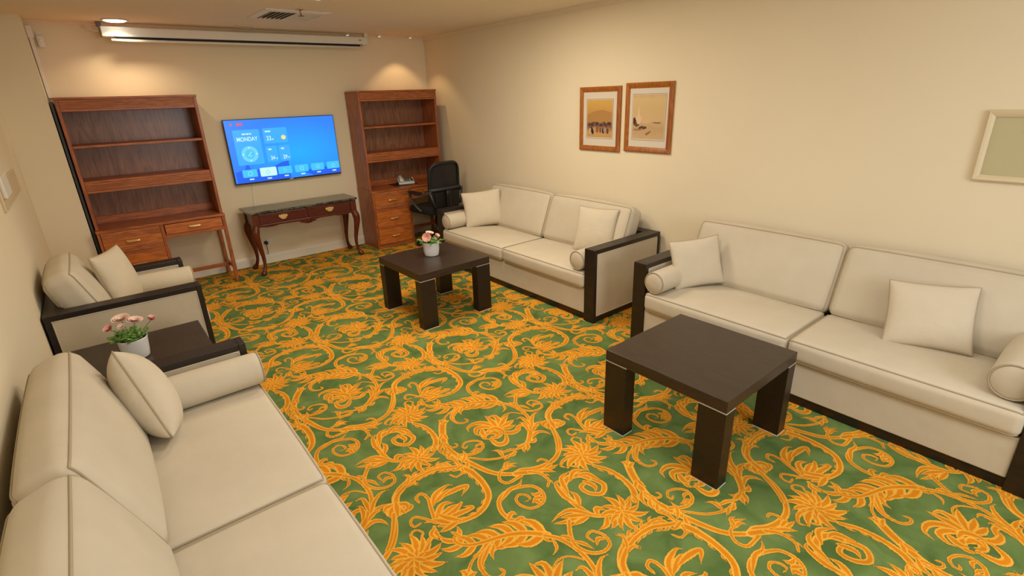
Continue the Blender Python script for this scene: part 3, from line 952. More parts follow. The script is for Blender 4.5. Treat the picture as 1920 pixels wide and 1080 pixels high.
def flower_pot(loc, label, flowers, seed, scale=1.0):
    rnd = random.Random(seed)
    t = empty('flower_pot', loc, 0, label, 'potted plant', 'ranunculus pots on the low tables')
    prof = [(0.052, 0.0), (0.061, 0.003), (0.064, 0.012), (0.069, 0.05), (0.0745, 0.118), (0.076, 0.124), (0.0735, 0.126), (0.071, 0.122), (0.068, 0.105), (0.03, 0.104)]
    MB().lathe([(r * scale, z * scale) for r, z in prof], 36).build('pot', POTM, t, smooth=True)
    MB().lathe([(0.0, 0.1055 * scale), (0.069 * scale, 0.1055 * scale), (0.069 * scale, 0.107 * scale), (0.02 * scale, 0.112 * scale)], 20).build('soil', SOIL, t, smooth=True)
    for k in range(60):                       # leafy sprays, each one a stalk with small lobed leaflets
        a = rnd.uniform(0, 2 * PI)
        rr = rnd.uniform(0.0, 0.05) * scale
        out = rnd.uniform(0.02, 0.06) * scale
        hgt = rnd.uniform(0.02, 0.075) * scale * (1.15 - rr / (0.09 * scale))
        p0 = Vector((math.cos(a) * rr, math.sin(a) * rr, 0.107 * scale))
        p2 = p0 + Vector((math.cos(a) * out, math.sin(a) * out, hgt))
        p1 = (p0 + p2) / 2 + Vector((0, 0, 0.012))
        b = MB()
        b.tube(spline([p0, p1, p2], 3), 0.0012, 4)
        for j in range(7):
            f = 0.35 + 0.65 * j / 6
            pc = p0.lerp(p1, f * 2) if f < 0.5 else p1.lerp(p2, f * 2 - 1)
            ang = a + rnd.uniform(-1.6, 1.6)
            L = rnd.uniform(0.018, 0.03) * scale
            d_ = Vector((math.cos(ang), math.sin(ang), rnd.uniform(-0.2, 0.6))).normalized()
            sd = d_.cross(Vector((0, 0, 1))).normalized() * L * 0.36
            upv = Vector((0, 0, 0.003))
            b.add([pc, pc + d_ * L * 0.35 + sd, pc + d_ * L * 0.62 + sd * 0.7 - upv, pc + d_ * L, pc + d_ * L * 0.62 - sd * 0.7 - upv, pc + d_ * L * 0.35 - sd, pc + d_ * L * 0.5 + upv],
                  [(0, 1, 6), (1, 2, 6), (2, 3, 6), (3, 4, 6), (4, 5, 6), (5, 0, 6)])
        b.build('leaf_spray', LEAF, t)
    for (dx, dy, dz, r, op, m, axis) in flowers:
        c = Vector((dx, dy, dz)) * scale
        fl = petal_cup((0, 0, 0), r * scale, op, 7, 4, axis).build('flower', m, t, smooth=True)
        fl.location = c
        base = Vector((dx * 0.25, dy * 0.25, 0.107)) * scale
        mid = (base + c) / 2 + Vector((0, 0, 0.008))
        MB().tube([p - c for p in spline([base, mid, c], 5)], 0.0018, 5).build('stem', STEM, fl, smooth=True)
    return t
toward = (-0.55, -0.75, 0.35)
flower_pot((-1.655, -2.645, 0.4985), 'white pot of pink flowers on the farther coffee table',
           [(-0.045, -0.02, 0.175, 0.042, 0.95, PINK, (-0.6, -0.7, 0.35)), (0.012, 0.03, 0.19, 0.036, 1.15, PALEPINK, (0.1, -0.2, 0.95)), (0.048, -0.03, 0.170, 0.028, 0.7, PINK, (0.2, -0.6, 0.75)), (0.02, -0.035, 0.15, 0.018, 0.8, PALEPINK, (0.2, -0.6, 0.6))], 3)
flower_pot((-3.92, -3.19, 0.4985), 'white pot of pink flowers on the side table by the armchair',
           [(-0.022, 0.018, 0.238, 0.044, 1.2, PALEPINK, (-0.1, -0.2, 0.97)), (0.036, -0.012, 0.222, 0.040, 1.2, PALEPINK, (0.15, -0.15, 0.97)), (-0.085, -0.012, 0.208, 0.030, 0.85, PINK, (-0.5, -0.3, 0.8)), (0.115, 0.0, 0.205, 0.028, 0.55, PINK, (0.25, -0.2, 0.9)), (-0.03, -0.03, 0.212, 0.02, 1.0, PALEPINK, (-0.2, -0.5, 0.8))], 11, 0.97)

# ------------------------------------------------------------------ desks with hutches
def handle(parent, x, y, z, w=0.095):
    h = MB()
    h.tube(spline([(-w / 2, 0.0, 0.0), (-w / 2, -0.022, 0.0), (0, -0.026, 0.0), (w / 2, -0.022, 0.0), (w / 2, 0, 0)], 3), 0.0062, 8)
    h.box(-w / 2 - 0.006, w / 2 + 0.006, -0.004, 0.0, -0.009, 0.009)
    o = h.build('handle', BRASS, parent, label='brass pull handle')
    o.location = (x, y, z)
    return o
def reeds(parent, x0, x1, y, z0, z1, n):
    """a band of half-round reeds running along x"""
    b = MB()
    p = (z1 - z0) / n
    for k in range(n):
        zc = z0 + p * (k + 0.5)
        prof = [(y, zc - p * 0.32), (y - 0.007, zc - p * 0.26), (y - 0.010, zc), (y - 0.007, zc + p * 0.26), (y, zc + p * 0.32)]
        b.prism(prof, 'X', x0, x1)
    return b.build('reeding', CHERRY_REED_LIT, parent)
def desk_unit(x0, x1, label, reed_all=True):
    """pedestal desk (drawers on the left, knee hole on the right) with an open hutch on top"""
    W = x1 - x0
    t = empty('desk_hutch', ((x0 + x1) / 2, -0.02, 0), 0, label, 'bookcase', 'cherry wood desks with hutches')
    h = W / 2
    yf = -0.435                      # desk front (local; the unit's back is y = 0)
    yh = -0.375                      # hutch front
    zt = 0.755
    bx('desk_top', CHERRY, t, -h, h, yf - 0.008, 0, zt - 0.026, zt, 0.004)
    px = -h + 0.54                   # pedestal right side
    bx('side_panel', CHERRY_V, t, -h + 0.004, -h + 0.026, yf + 0.012, 0, 0.0, zt - 0.026)
    bx('side_panel', CHERRY_V, t, px - 0.03, px, yf, -0.01, 0.0, zt - 0.026)
    bx('face_stile', CHERRY_V, t, -h + 0.004, -h + 0.026, yf, yf + 0.012, 0.0, zt - 0.026, 0.001)
    bx('back_board', CHERRY_V, t, -h + 0.026, px - 0.03, -0.02, -0.006, 0.04, zt - 0.026, 0)
    bx('kick_rail', CHERRY, t, -h + 0.026, px - 0.03, yf + 0.004, yf + 0.02, 0.0, 0.045)
    zs = [(0.516, 0.724), (0.277, 0.484), (0.052, 0.252)]
    for k, (za, zb) in enumerate(zs):
        d0, d1 = -h + 0.03, px - 0.033
        dr = bx('drawer', CHERRY_FRONT, t, d0, d1, yf - 0.002, yf + 0.016, za, zb, 0.002)
        cy = -0.009
        if k == 0:
            w2, h2 = (d1 - d0) / 2, (zb - za) / 2
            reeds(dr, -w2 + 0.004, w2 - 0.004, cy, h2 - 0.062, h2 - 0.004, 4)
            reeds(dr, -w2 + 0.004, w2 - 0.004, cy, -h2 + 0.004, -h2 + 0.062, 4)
        handle(dr, 0, cy, 0.0)
    for (za, zb) in ((0.484, 0.516), (0.252, 0.277), (0.724, 0.729)):
        bx('drawer_rail', CHERRY, t, -h + 0.026, px - 0.03, yf, yf + 0.02, za, zb, 0.001)
    # knee hole
    kd = bx('drawer', CHERRY_FRONT, t, px + 0.008, h - 0.04, yf - 0.002, yf + 0.016, 0.626, 0.722, 0.002)
    handle(kd, 0, -0.009, 0.0)
    bx('apron', CHERRY, t, px, h - 0.034, yf, yf + 0.02, 0.586, 0.622, 0.002)
    bx('apron', CHERRY, t, px, h - 0.034, -0.03, -0.01, 0.60, zt - 0.026, 0.002)
    bx('drawer_case', CHERRY, t, px, h - 0.034, yf + 0.02, -0.03, 0.622, 0.632, 0)
    bx('apron', CHERRY_V, t, h - 0.03, h - 0.008, yf + 0.034, -0.034, 0.586, zt - 0.026, 0.002)
    for y0 in (yf, -0.036):
        bx('leg', CHERRY_V, t, h - 0.036, h - 0.002, y0, y0 + 0.036, 0.0, zt - 0.026, 0.003)
    bx('stretcher', CHERRY, t, h - 0.03, h - 0.008, yf + 0.036, -0.036, 0.135, 0.175, 0.003)
    bx('stretcher', CHERRY, t, px, h - 0.03, -0.235, -0.21, 0.135, 0.175, 0.003)
    # hutch
    ht = 1.938
    for s in (-1, 1):
        xa, xb = sorted((s * (h - 0.006), s * (h - 0.034)))
        bx('hutch_side', CHERRY_V, t, xa, xb, yh, 0, zt, ht - 0.02, 0.004)
    bx('hutch_top', CHERRY, t, -h, h, yh - 0.006, 0, ht - 0.022, ht, 0.004)
    bx('back_board', CHERRY_BACK, t, -h + 0.034, h - 0.034, -0.016, -0.004, zt, ht - 0.022, 0)
    bx('crown_rail', CHERRY, t, -h + 0.034, h - 0.034, yh + 0.004, yh + 0.024, 1.822, ht - 0.022, 0.002)
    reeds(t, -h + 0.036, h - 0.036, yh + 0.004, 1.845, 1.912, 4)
    bx('crown_lip', CHERRY, t, -h + 0.034, h - 0.034, yh - 0.002, yh + 0.02, 1.818, 1.836, 0.003)
    bx('shelf', CHERRY, t, -h + 0.034, h - 0.034, yh + 0.012, -0.016, 1.503, 1.525, 0.003)
    bx('shelf', CHERRY, t, -h + 0.034, h - 0.034, yh + 0.008, -0.016, 1.186, 1.208, 0.003)
    bx('shelf_rail', CHERRY, t, -h + 0.034, h - 0.034, yh + 0.004, yh + 0.022, 1.10, 1.186, 0.002)
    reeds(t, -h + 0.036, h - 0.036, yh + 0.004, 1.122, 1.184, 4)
    bx('rail_lip', CHERRY, t, -h + 0.034, h - 0.034, yh - 0.002, yh + 0.02, 1.098, 1.114, 0.003)
    bx('back_ledge', CHERRY, t, -h + 0.034, h - 0.034, -0.05, -0.016, zt, zt + 0.075, 0.002)
    return t
desk_unit(-3.972, -2.868, 'cherry wood desk and open bookcase left of the television')
desk_unit(-1.196, -0.108, 'cherry wood desk and bookcase in the far right corner, holding the telephone')
# dark strip standing in for the shadow in the gap between column and bookcase
tag(bx('gap_shade_strip', mat('gap_shade_dark', srgb(74, 76, 84), 0.5), None, -3.998, -3.978, -0.345, -0.03, 0.0, 1.905, 0.002),
    'narrow dark strip for the shadow between the wall column and the left bookcase', 'shade strip')

# ------------------------------------------------------------------ console table
def marble():
    m = mat('dark_green_marble', srgb(62, 66, 56), 0.12)
    nt = m.node_tree
    b = nt.nodes['Principled BSDF']
    tc = nt.nodes.new('ShaderNodeTexCoord')
    n = nt.nodes.new('ShaderNodeTexNoise')
    n.inputs['Scale'].default_value = 9
    n.inputs['Detail'].default_value = 8
    n.inputs['Distortion'].default_value = 2.2
    nt.links.new(tc.outputs['Object'], n.inputs['Vector'])
    r = nt.nodes.new('ShaderNodeValToRGB')
    r.color_ramp.elements[0].position = 0.42
    r.color_ramp.elements[1].position = 0.68
    r.color_ramp.elements[0].color = srgb(36, 42, 34)
    r.color_ramp.elements[1].color = srgb(120, 122, 104)
    nt.links.new(n.outputs['Fac'], r.inputs[0])
    nt.links.new(r.outputs[0], b.inputs['Base Color'])
    return m
def console():
    x0, x1, y0, y1, zt = -2.655, -1.404, -0.515, -0.09, 0.722
    cx, cy = (x0 + x1) / 2, (y0 + y1) / 2
    t = empty('console_table', (cx, cy, 0), 0, 'mahogany console table with cabriole legs and a dark marble top', 'table')
    hx, hy = (x1 - x0) / 2, (y1 - y0) / 2
    def top_poly(g, r):
        pts = []
        for sx, sy, a0 in ((1, 1, 0), (-1, 1, PI / 2), (-1, -1, PI), (1, -1, 1.5 * PI)):
            if sy > 0:
                pts.append((sx * (hx - g), sy * (hy - g)))
            else:
                for k in range(7):
                    a = a0 + PI / 2 * k / 6
                    pts.append((sx * (hx - g - r) + r * math.cos(a), sy * (hy - g - r) + r * math.sin(a)))
        return pts
    b = MB()
    layers = [(0.012, zt - 0.026), (0.002, zt - 0.02), (0.0, zt - 0.012), (0.002, zt - 0.004), (0.008, zt)]
    rings = [[(x, y, z) for x, y in top_poly(g, 0.05)] for g, z in layers]
    n = len(rings[0])
    vs_ = [p for r_ in rings for p in r_]
    fs = [(i * n + k, i * n + (k + 1) % n, (i + 1) * n + (k + 1) % n, (i + 1) * n + k) for i in range(len(rings) - 1) for k in range(n)]
    fs += [tuple(range(n - 1, -1, -1)), tuple((len(rings) - 1) * n + k for k in range(n))]
    b.add(vs_, fs).build('marble_top', marble(), t)
    ax, ay, zb = hx - 0.062, hy - 0.05, 0.555
    # frame: posts, rails and two drawers in the front
    for sx in (-1, 1):
        for sy in (-1, 1):
            bx('corner_post', MAHOG_V, t, sx * ax - 0.034, sx * ax + 0.034, sy * ay - 0.03, sy * ay + 0.03, zb - 0.012, zt - 0.027, 0.004)
            # cabriole leg with knee, slim ankle and pad foot
            ox, oy = sx * 0.7, sy * 0.7
            path = [(sx * ax, sy * ay, zb + 0.01), (sx * (ax + 0.018), sy * (ay + 0.012), zb - 0.05), (sx * (ax + 0.022), sy * (ay + 0.014), zb - 0.11), (sx * (ax + 0.006), sy * (ay + 0.004), zb - 0.22),
                    (sx * (ax - 0.012), sy * (ay - 0.008), zb - 0.34), (sx * (ax - 0.012), sy * (ay - 0.006), 0.12), (sx * (ax + 0.004), sy * (ay + 0.004), 0.055), (sx * (ax + 0.022), sy * (ay + 0.016), 0.022), (sx * (ax + 0.024), sy * (ay + 0.018), 0.0)]
            rad = [0.036, 0.043, 0.039, 0.029, 0.022, 0.018, 0.020, 0.031, 0.027]
            sp = spline(path, 4)
            rs = [p.x for p in spline([(r_, 0, 0) for r_ in rad], 4)]
            MB().tube(sp, rs, 12).build('leg', MAHOG_V, t, smooth=True)
    for s in (-1, 1):
        bx('side_rail', MAHOG, t, s * ax - 0.02, s * ax + 0.02, -ay + 0.03, ay - 0.03, zb, zt - 0.027, 0.002)
    bx('back_rail', MAHOG, t, -ax + 0.034, ax - 0.034, ay - 0.02, ay + 0.02, zb, zt - 0.027, 0.002)
    bx('front_rail', MAHOG, t, -ax + 0.034, ax - 0.034, -ay - 0.018, -ay + 0.02, zb + 0.005, zt - 0.027, 0.002)
    for s in (-1, 1):
        d0, d1 = sorted((s * 0.012, s * (ax - 0.042)))
        dr = bx('drawer', MAHOG, t, d0, d1, -ay - 0.026, -ay - 0.016, zb + 0.022, zt - 0.036, 0.003)
        hd = MB()
        # brass plate cut like a bat wing, with a drop bail
        w = 0.05
        poly = [(-w, 0.008), (-w * 0.8, 0.026), (-w * 0.5, 0.018), (-w * 0.25, 0.03), (0, 0.022), (w * 0.25, 0.03), (w * 0.5, 0.018), (w * 0.8, 0.026), (w, 0.008), (w * 0.8, -0.006), (w * 0.45, -0.02), (0, -0.03), (-w * 0.45, -0.02), (-w * 0.8, -0.006)]
        hd.prism(poly, 'Y', -0.002, 0.0)
        hd.tube(spline([(-0.03, -0.004, 0.004), (-0.026, -0.012, -0.016), (0, -0.015, -0.024), (0.026, -0.012, -0.016), (0.03, -0.004, 0.004)], 4), 0.0028, 6)
        hd.tube([(-0.03, 0, 0.004), (-0.03, -0.01, 0.004)], 0.004, 8)
        hd.tube([(0.03, 0, 0.004), (0.03, -0.01, 0.004)], 0.004, 8)
        o = hd.build('handle', BRASS, dr, label='ornate brass drop handle')
        o.location = (0, -0.005, 0)
    # shaped apron with carved scallops
    prof = []
    L = ax - 0.034
    N = 60
    for k in range(N + 1):
        u = -1 + 2 * k / N
        dz = 0.012 + 0.020 * max(0, math.cos(u * PI * 2.5)) * (1 - 0.5 * abs(u)) + 0.022 * math.exp(-(u / 0.16) ** 2)
        prof.append((u * L, zb + 0.004 - dz))
    poly = [(L, zb + 0.012), (-L, zb + 0.012)] + prof
    MB().prism(poly, 'Y', -ay - 0.022, -ay - 0.004).build('apron', MAHOG, t, bevel=0.002)
    bx('apron_bead', MAHOG_V, t, -L, L, -ay - 0.027, -ay - 0.01, zb + 0.004, zb + 0.016, 0.004)
    b = MB()
    for k in range(5):
        u = (k - 2) * 0.032
        b.tube(spline([(u, -ay - 0.024, zb), (u * 1.25, -ay - 0.031, zb - 0.016), (u * 1.1, -ay - 0.024, zb - 0.034)], 3), [0.006, 0.008, 0.009, 0.009, 0.008, 0.006, 0.004], 6)
    b.build('shell_carving', MAHOG_V, t, smooth=True)
console()

# ------------------------------------------------------------------ television
TVX0, TVZ0, TVW, TVH = -2.6234, 0.9716, 1.23, 0.706
def emis(name, col, st):
    m = bpy.data.materials.new(name)
    m.use_nodes = True
    b = m.node_tree.nodes['Principled BSDF']
    b.inputs['Base Color'].default_value = (0.01, 0.01, 0.012, 1)
    b.inputs['Roughness'].default_value = 0.25
    b.inputs['Emission Color'].default_value = col
    b.inputs['Emission Strength'].default_value = st
    return m
def tv_screen_mat():
    """lit picture: azure sky brightening to the lower middle, royal blue at the left and foot"""
    m = emis('screen_picture', (0, 0, 1, 1), 1.0)
    nt = m.node_tree
    b = nt.nodes['Principled BSDF']
    tc = nt.nodes.new('ShaderNodeTexCoord')
    sx = nt.nodes.new('ShaderNodeSeparateXYZ')
    nt.links.new(tc.outputs['Generated'], sx.inputs[0])
    mp = nt.nodes.new('ShaderNodeMapping')
    mp.inputs['Location'].default_value = (-0.62, 0, -0.42)
    nt.links.new(tc.outputs['Generated'], mp.inputs[0])
    g = nt.nodes.new('ShaderNodeVectorMath')
    g.operation = 'LENGTH'
    ml = nt.nodes.new('ShaderNodeVectorMath')
    ml.operation = 'MULTIPLY'
    ml.inputs[1].default_value = (1.35, 0, 1.5)
    nt.links.new(mp.outputs[0], ml.inputs[0])
    nt.links.new(ml.outputs[0], g.inputs[0])
    r = nt.nodes.new('ShaderNodeValToRGB')
    r.color_ramp.elements[0].position = 0.0
    r.color_ramp.elements[0].color = srgb(6, 176, 255)
    r.color_ramp.elements[1].position = 0.85
    r.color_ramp.elements[1].color = srgb(34, 132, 255)
    nt.links.new(g.outputs['Value'], r.inputs[0])
    nt.links.new(r.outputs[0], b.inputs['Emission Color'])
    b.inputs['Emission Strength'].default_value = SCREEN
    return m
SCREEN = 1.0
def television():
    cx, cz = TVX0 + TVW / 2, TVZ0
    t = empty('television', (cx, 0, cz), 0, 'wide flat television showing a bright blue home screen', 'television')
    hw = TVW / 2
    bx('housing', BLACKP, t, -hw, hw, -0.06, -0.03, 0.0, TVH, 0.003)
    bx('back_casing', BLACKP, t, -hw * 0.6, hw * 0.6, -0.03, -0.004, 0.1, TVH - 0.15, 0.004)
    s0 = MB().box(-hw + 0.007, hw - 0.007, -0.0606, -0.0598, 0.017, TVH - 0.007).build('screen', tv_screen_mat(), t)
    tile = emis('screen_tile_light', srgb(52, 176, 255), SCREEN)
    tile2 = emis('screen_tile_cyan', srgb(64, 200, 250), SCREEN)
    hil = emis('screen_tile_white', srgb(205, 250, 250), SCREEN)
    ink = emis('screen_ink', srgb(206, 246, 255), SCREEN)
    red = emis('screen_red', srgb(226, 84, 130), SCREEN)
    sun = emis('screen_sun', srgb(245, 228, 160), SCREEN)
    royal = emis('screen_royal', srgb(16, 96, 245), SCREEN)
    dial = emis('screen_dial', srgb(110, 214, 255), SCREEN)
    def P(u, v):          # picture fractions, v measured downwards
        return (-hw + u * TVW, TVH * (1 - v))
    def tilebox(name, u0, v0, u1, v1, m, dy=0.0, r=0.012):
        xa, za = P(u0, v1)
        xb, zb = P(u1, v0)
        pts = rrect((xb - xa) / 2, (zb - za) / 2, r, 3)
        o = MB().prism([((xa + xb) / 2 + x, (za + zb) / 2 + z) for x, z in pts], 'Y', -0.0612 - dy, -0.0604).build(name, m, s0)
        return o
    # dark skyline of the wallpaper along the foot
    hills = [P(0.02, 0.975), P(0.02, 0.80), P(0.10, 0.77), P(0.13, 0.66), P(0.16, 0.79), P(0.34, 0.77), P(0.44, 0.70), P(0.50, 0.69), P(0.50, 0.975)]
    MB().prism(hills, 'Y', -0.0609, -0.0603).build('screen_wallpaper', royal, s0)
    MB().prism([P(0.72, 0.975), P(0.60, 0.87), P(0.80, 0.86), P(0.99, 0.82), P(0.99, 0.975)], 'Y', -0.0609, -0.0603).build('screen_wallpaper', royal, s0)
    tilebox('screen_tile', 0.06, 0.16, 0.285, 0.70, tile)
    tilebox('screen_tile', 0.315, 0.155, 0.53, 0.395, tile)
    tilebox('screen_tile', 0.315, 0.435, 0.415, 0.685, tile)
    tilebox('screen_tile', 0.43, 0.435, 0.53, 0.685, tile)
    us = [0.075, 0.232, 0.39, 0.548, 0.705, 0.862]
    for k, u in enumerate(us):
        if k == 1:
            tilebox('screen_tile', u - 0.004, 0.765, u + 0.144, 0.905, hil, 0.0002)
        else:
            tilebox('screen_tile', u, 0.775, u + 0.128, 0.895, tile2)
    def txt(s, u, v, size, m=None):
        x, z = P(u, v)
        text_mesh('screen_text', s, size, m or ink, s0, (x, -0.0618, z), (PI / 2, 0, 0), bold=0.0012).scale = (0.8, 1, 1)
    txt('MONDAY', 0.172, 0.305, 0.062)
    txt('33', 0.36, 0.315, 0.07)
    txt('34', 0.365, 0.625, 0.06)
    txt('29', 0.478, 0.625, 0.06)
    def bar(u0, u1, v, hgt, m=None):
        tilebox('screen_mark', u0, v - hgt / 2, u1, v + hgt / 2, m or ink, 0.0004, 0.003)
    for u0, u1, v in ((0.135, 0.165, 0.225), (0.17, 0.195, 0.225), (0.20, 0.215, 0.225), (0.335, 0.385, 0.205), (0.335, 0.365, 0.485), (0.452, 0.48, 0.485), (0.388, 0.40, 0.33), (0.395, 0.405, 0.635), (0.506, 0.517, 0.635)):
        bar(u0, u1, v, 0.022)
    bar(0.055, 0.07, 0.075, 0.035, red)
    bar(0.105, 0.155, 0.075, 0.04, red)
    def disc(name, u, v, r, m, dy):
        x, z = P(u, v)
        MB().prism([(x + r * math.cos(2 * PI * k / 28), z + r * math.sin(2 * PI * k / 28)) for k in range(28)], 'Y', -0.0613 - dy, -0.0604).build(name, m, s0)
    disc('screen_dial', 0.172, 0.535, 0.088, dial, 0.0)
    disc('screen_dial', 0.172, 0.535, 0.052, tile2, 0.0003)
    disc('screen_sun', 0.492, 0.31, 0.026, sun, 0.0002)
    for a in range(4):
        bar(0.172 + 0.057 * math.cos(a * PI / 2) - 0.005, 0.172 + 0.057 * math.cos(a * PI / 2) + 0.005, 0.535 + 0.1 * math.sin(a * PI / 2), 0.024)
    b = MB()
    x, z = P(0.172, 0.535)
    b.tube([(x - 0.02, -0.0625, z - 0.022), (x + 0.018, -0.0625, z + 0.028)], 0.003, 5)
    b.tube([(x - 0.005, -0.0625, z - 0.022), (x + 0.02, -0.0625, z - 0.022)], 0.003, 5)
    b.build('screen_mark', ink, s0)
    icons = emis('screen_icon', srgb(150, 236, 246), SCREEN)
    icons2 = emis('screen_icon_dark', srgb(70, 220, 205), SCREEN)
    for k, u in enumerate(us):
        x, z = P(u + 0.066, 0.835)
        r = 0.02
        shp = {0: rrect(r, r, 0.005, 2), 1: [(0, r * 1.1), (r, 0), (r * .8, -r), (-r * .8, -r), (-r, 0)], 2: [(-r * 0.7, r), (r, 0), (-r * 0.7, -r)], 3: rrect(r * 0.8, r, 0.004, 2), 4: [(r * math.cos(a * PI / 3), r * math.sin(a * PI / 3)) for a in range(6)], 5: [(-r, -r), (r, -r), (r, 0), (0, r), (-r, 0)]}[k]
        MB().tube([(x + p[0], -0.0622, z + p[1]) for p in shp], 0.0026, 4, closed=True).build('screen_icon', icons2 if k == 1 else icons, s0)
        bar(u + 0.05, u + 0.09, 0.928 if k != 1 else 0.94, 0.02)
    MB().prism([(-0.022, 0.005), (0.022, 0.005), (0.022, 0.012), (-0.022, 0.012)], 'Y', -0.0608, -0.06).build('badge', emis('badge_light', srgb(225, 225, 235), 0.5), t)
television()
tag(MB().tube(spline([(-2.445, -0.012, 0.97), (-2.455, -0.006, 0.9), (-2.47, -0.006, 0.75), (-2.49, -0.006, 0.6)], 5), 0.0035, 6).build('cable', WHITEP, smooth=True),
    'thin white cable hanging on the wall below the television', 'cable')

# socket with plug behind the console
so = empty('wall_socket', (-2.375, 0, 0.215), 0, 'white wall socket with a black plug behind the console table', 'socket')
bx('face_plate', WHITEP, so, -0.044, 0.044, -0.010, 0.0, -0.0, 0.086, 0.004)
MB().lathe([(0.022, 0), (0.021, 0.03), (0.014, 0.036)], 16, Matrix.Translation((-0.052, -0.01, 0.043)) @ Matrix.Rotation(PI / 2, 4, 'X')).build('plug', BLACKP, so, smooth=True)
MB().tube(spline([(-0.052, -0.04, 0.035), (-0.056, -0.045, -0.02), (-0.05, -0.03, -0.07), (-0.06, -0.03, -0.10)], 4), 0.0035, 6).build('cord', BLACKP, so, smooth=True)
# ------------------------------------------------------------------ office chair
def office_chair(loc, rz):
    """faces local +y (towards the desk)"""
    t = empty('office_chair', loc, rz, 'black mesh-back office chair at the far corner desk', 'chair')
    for k in range(5):
        a = 2 * PI * k / 5 + 0.3
        d_ = Vector((math.cos(a), math.sin(a), 0))
        lg = MB().tube([Vector((0, 0, 0.105)), d_ * 0.15 + Vector((0, 0, 0.095)), d_ * 0.29 + Vector((0, 0, 0.072))], [0.026, 0.02, 0.014], 8, flat=(0.8, 1.1)).build('base_arm', BLACKP, t, smooth=True)
        MB().tube([d_ * 0.285 + Vector((-d_.y * 0.022, d_.x * 0.022, 0.028)), d_ * 0.285 + Vector((d_.y * 0.022, -d_.x * 0.022, 0.028))], 0.028, 14).build('caster', BLACKP, lg)
    MB().lathe([(0.034, 0.085), (0.034, 0.22), (0.026, 0.225), (0.026, 0.41)], 18).build('column', BLACKP, t, smooth=True)
    bx('mechanism', BLACKP, t, -0.075, 0.075, -0.13, 0.10, 0.395, 0.435, 0.01)
    v, f = rbox(0.245, 0.24, 0.042, 0.035, (0, 0, 0.012))
    so_ = MB().add(v, f).build('seat', SEATM, t, smooth=True)
    so_.location = (0, 0.04, 0.475)
    # back: curved frame loop, woven mesh, lumbar bar and bracket
    def bp(u, z):        # u -1..1 across, z height; the back curves around the sitter
        w = 0.228 * (1.0 - 0.10 * max(0, (0.72 - z)) / 0.2)
        y = -0.235 - 0.10 * (z - 0.55) * 0.55 + 0.05 * u * u
        return Vector((u * w, y, z))
    loop = []
    for k in range(40):
        a = 2 * PI * k / 40
        c_, s_ = math.cos(a), math.sin(a)
        e = 0.42
        u = math.copysign(abs(c_) ** e, c_)
        zz = 0.80 + 0.275 * math.copysign(abs(s_) ** e, s_)
        loop.append(bp(u, zz))
    MB().tube(loop, 0.022, 8, closed=True, flat=(1.2, 0.8)).build('back_frame', BLACKP, t, smooth=True)
    mm = bpy.data.materials.new('back_mesh')
    mm.use_nodes = True
    nt = mm.node_tree
    b = nt.nodes['Principled BSDF']
    b.inputs['Base Color'].default_value = srgb(20, 20, 21)
    b.inputs['Roughness'].default_value = 0.8
    b.inputs['Alpha'].default_value = 0.95
    g = MB()
    NU, NZ = 12, 12
    vs_, fs = [], []
    for i in range(NU + 1):
        for j in range(NZ + 1):
            u = -1 + 2 * i / NU
            vv = -1 + 2 * j / NZ
            k = 0.985
            vs_.append(bp(u * k * (1 - 0.07 * abs(vv) ** 6), 0.80 + 0.272 * vv * (1 - 0.07 * abs(u) ** 6)))
    for i in range(NU):
        for j in range(NZ):
            a = i * (NZ + 1) + j
            fs.append((a, a + 1, a + NZ + 2, a + NZ + 1))
    g.add(vs_, fs).build('back_mesh', mm, t, smooth=True)
    lum = [bp(u / 6 * 1.08, 0.75) + Vector((0, -0.02 - 0.012 * (1 - (u / 6) ** 2), 0.01 * (1 - (u / 6) ** 2))) for u in range(-6, 7)]
    MB().tube(lum, 0.017, 8, flat=(1.2, 0.7)).build('lumbar_bar', mat('dark_grey_plastic', srgb(52, 55, 58), 0.45), t, smooth=True)
    low = [bp(u / 6 * 0.95, 0.60 - 0.02) + Vector((0, -0.006, 0)) for u in range(-6, 7)]
    bx('lower_panel', BLACKP, t, -0.19, 0.19, -0.262, -0.246, 0.53, 0.72, 0.006)
    MB().tube(spline([(0, -0.03, 0.415), (0, -0.20, 0.42), (0, -0.275, 0.50), (0, -0.285, 0.74)], 5), [0.03] * 16, 8, flat=(0.6, 1.3)).build('spine_bracket', BLACKP, t, smooth=True)
    for s in (-1, 1):
        # arm: loop from the lumbar bar forward, down and back under the seat
        path = [(s * 0.235, -0.245, 0.745), (s * 0.285, -0.17, 0.70), (s * 0.30, -0.02, 0.70), (s * 0.30, 0.12, 0.695), (s * 0.295, 0.125, 0.62), (s * 0.285, 0.03, 0.53), (s * 0.25, -0.03, 0.468)]
        am = MB().tube(spline(path, 4), 0.016, 8, flat=(0.9, 1.2)).build('arm', mat('dark_grey_plastic', srgb(52, 55, 58), 0.45), t, smooth=True)
        v, f = rbox(0.038, 0.115, 0.012, 0.011)
        pd = MB().add(v, f).build('arm_pad', BLACKP, am, smooth=True)
        pd.location = (s * 0.30, 0.02, 0.718)
        MB().tube([(s * 0.20, -0.262, 0.54), (s * 0.255, -0.235, 0.74)], 0.012, 8, flat=(1, 1.4)).build('back_strut', mat('dark_grey_plastic', srgb(52, 55, 58), 0.45), t, smooth=True)
    return t
office_chair((-0.45, -0.74, 0), 0.10)

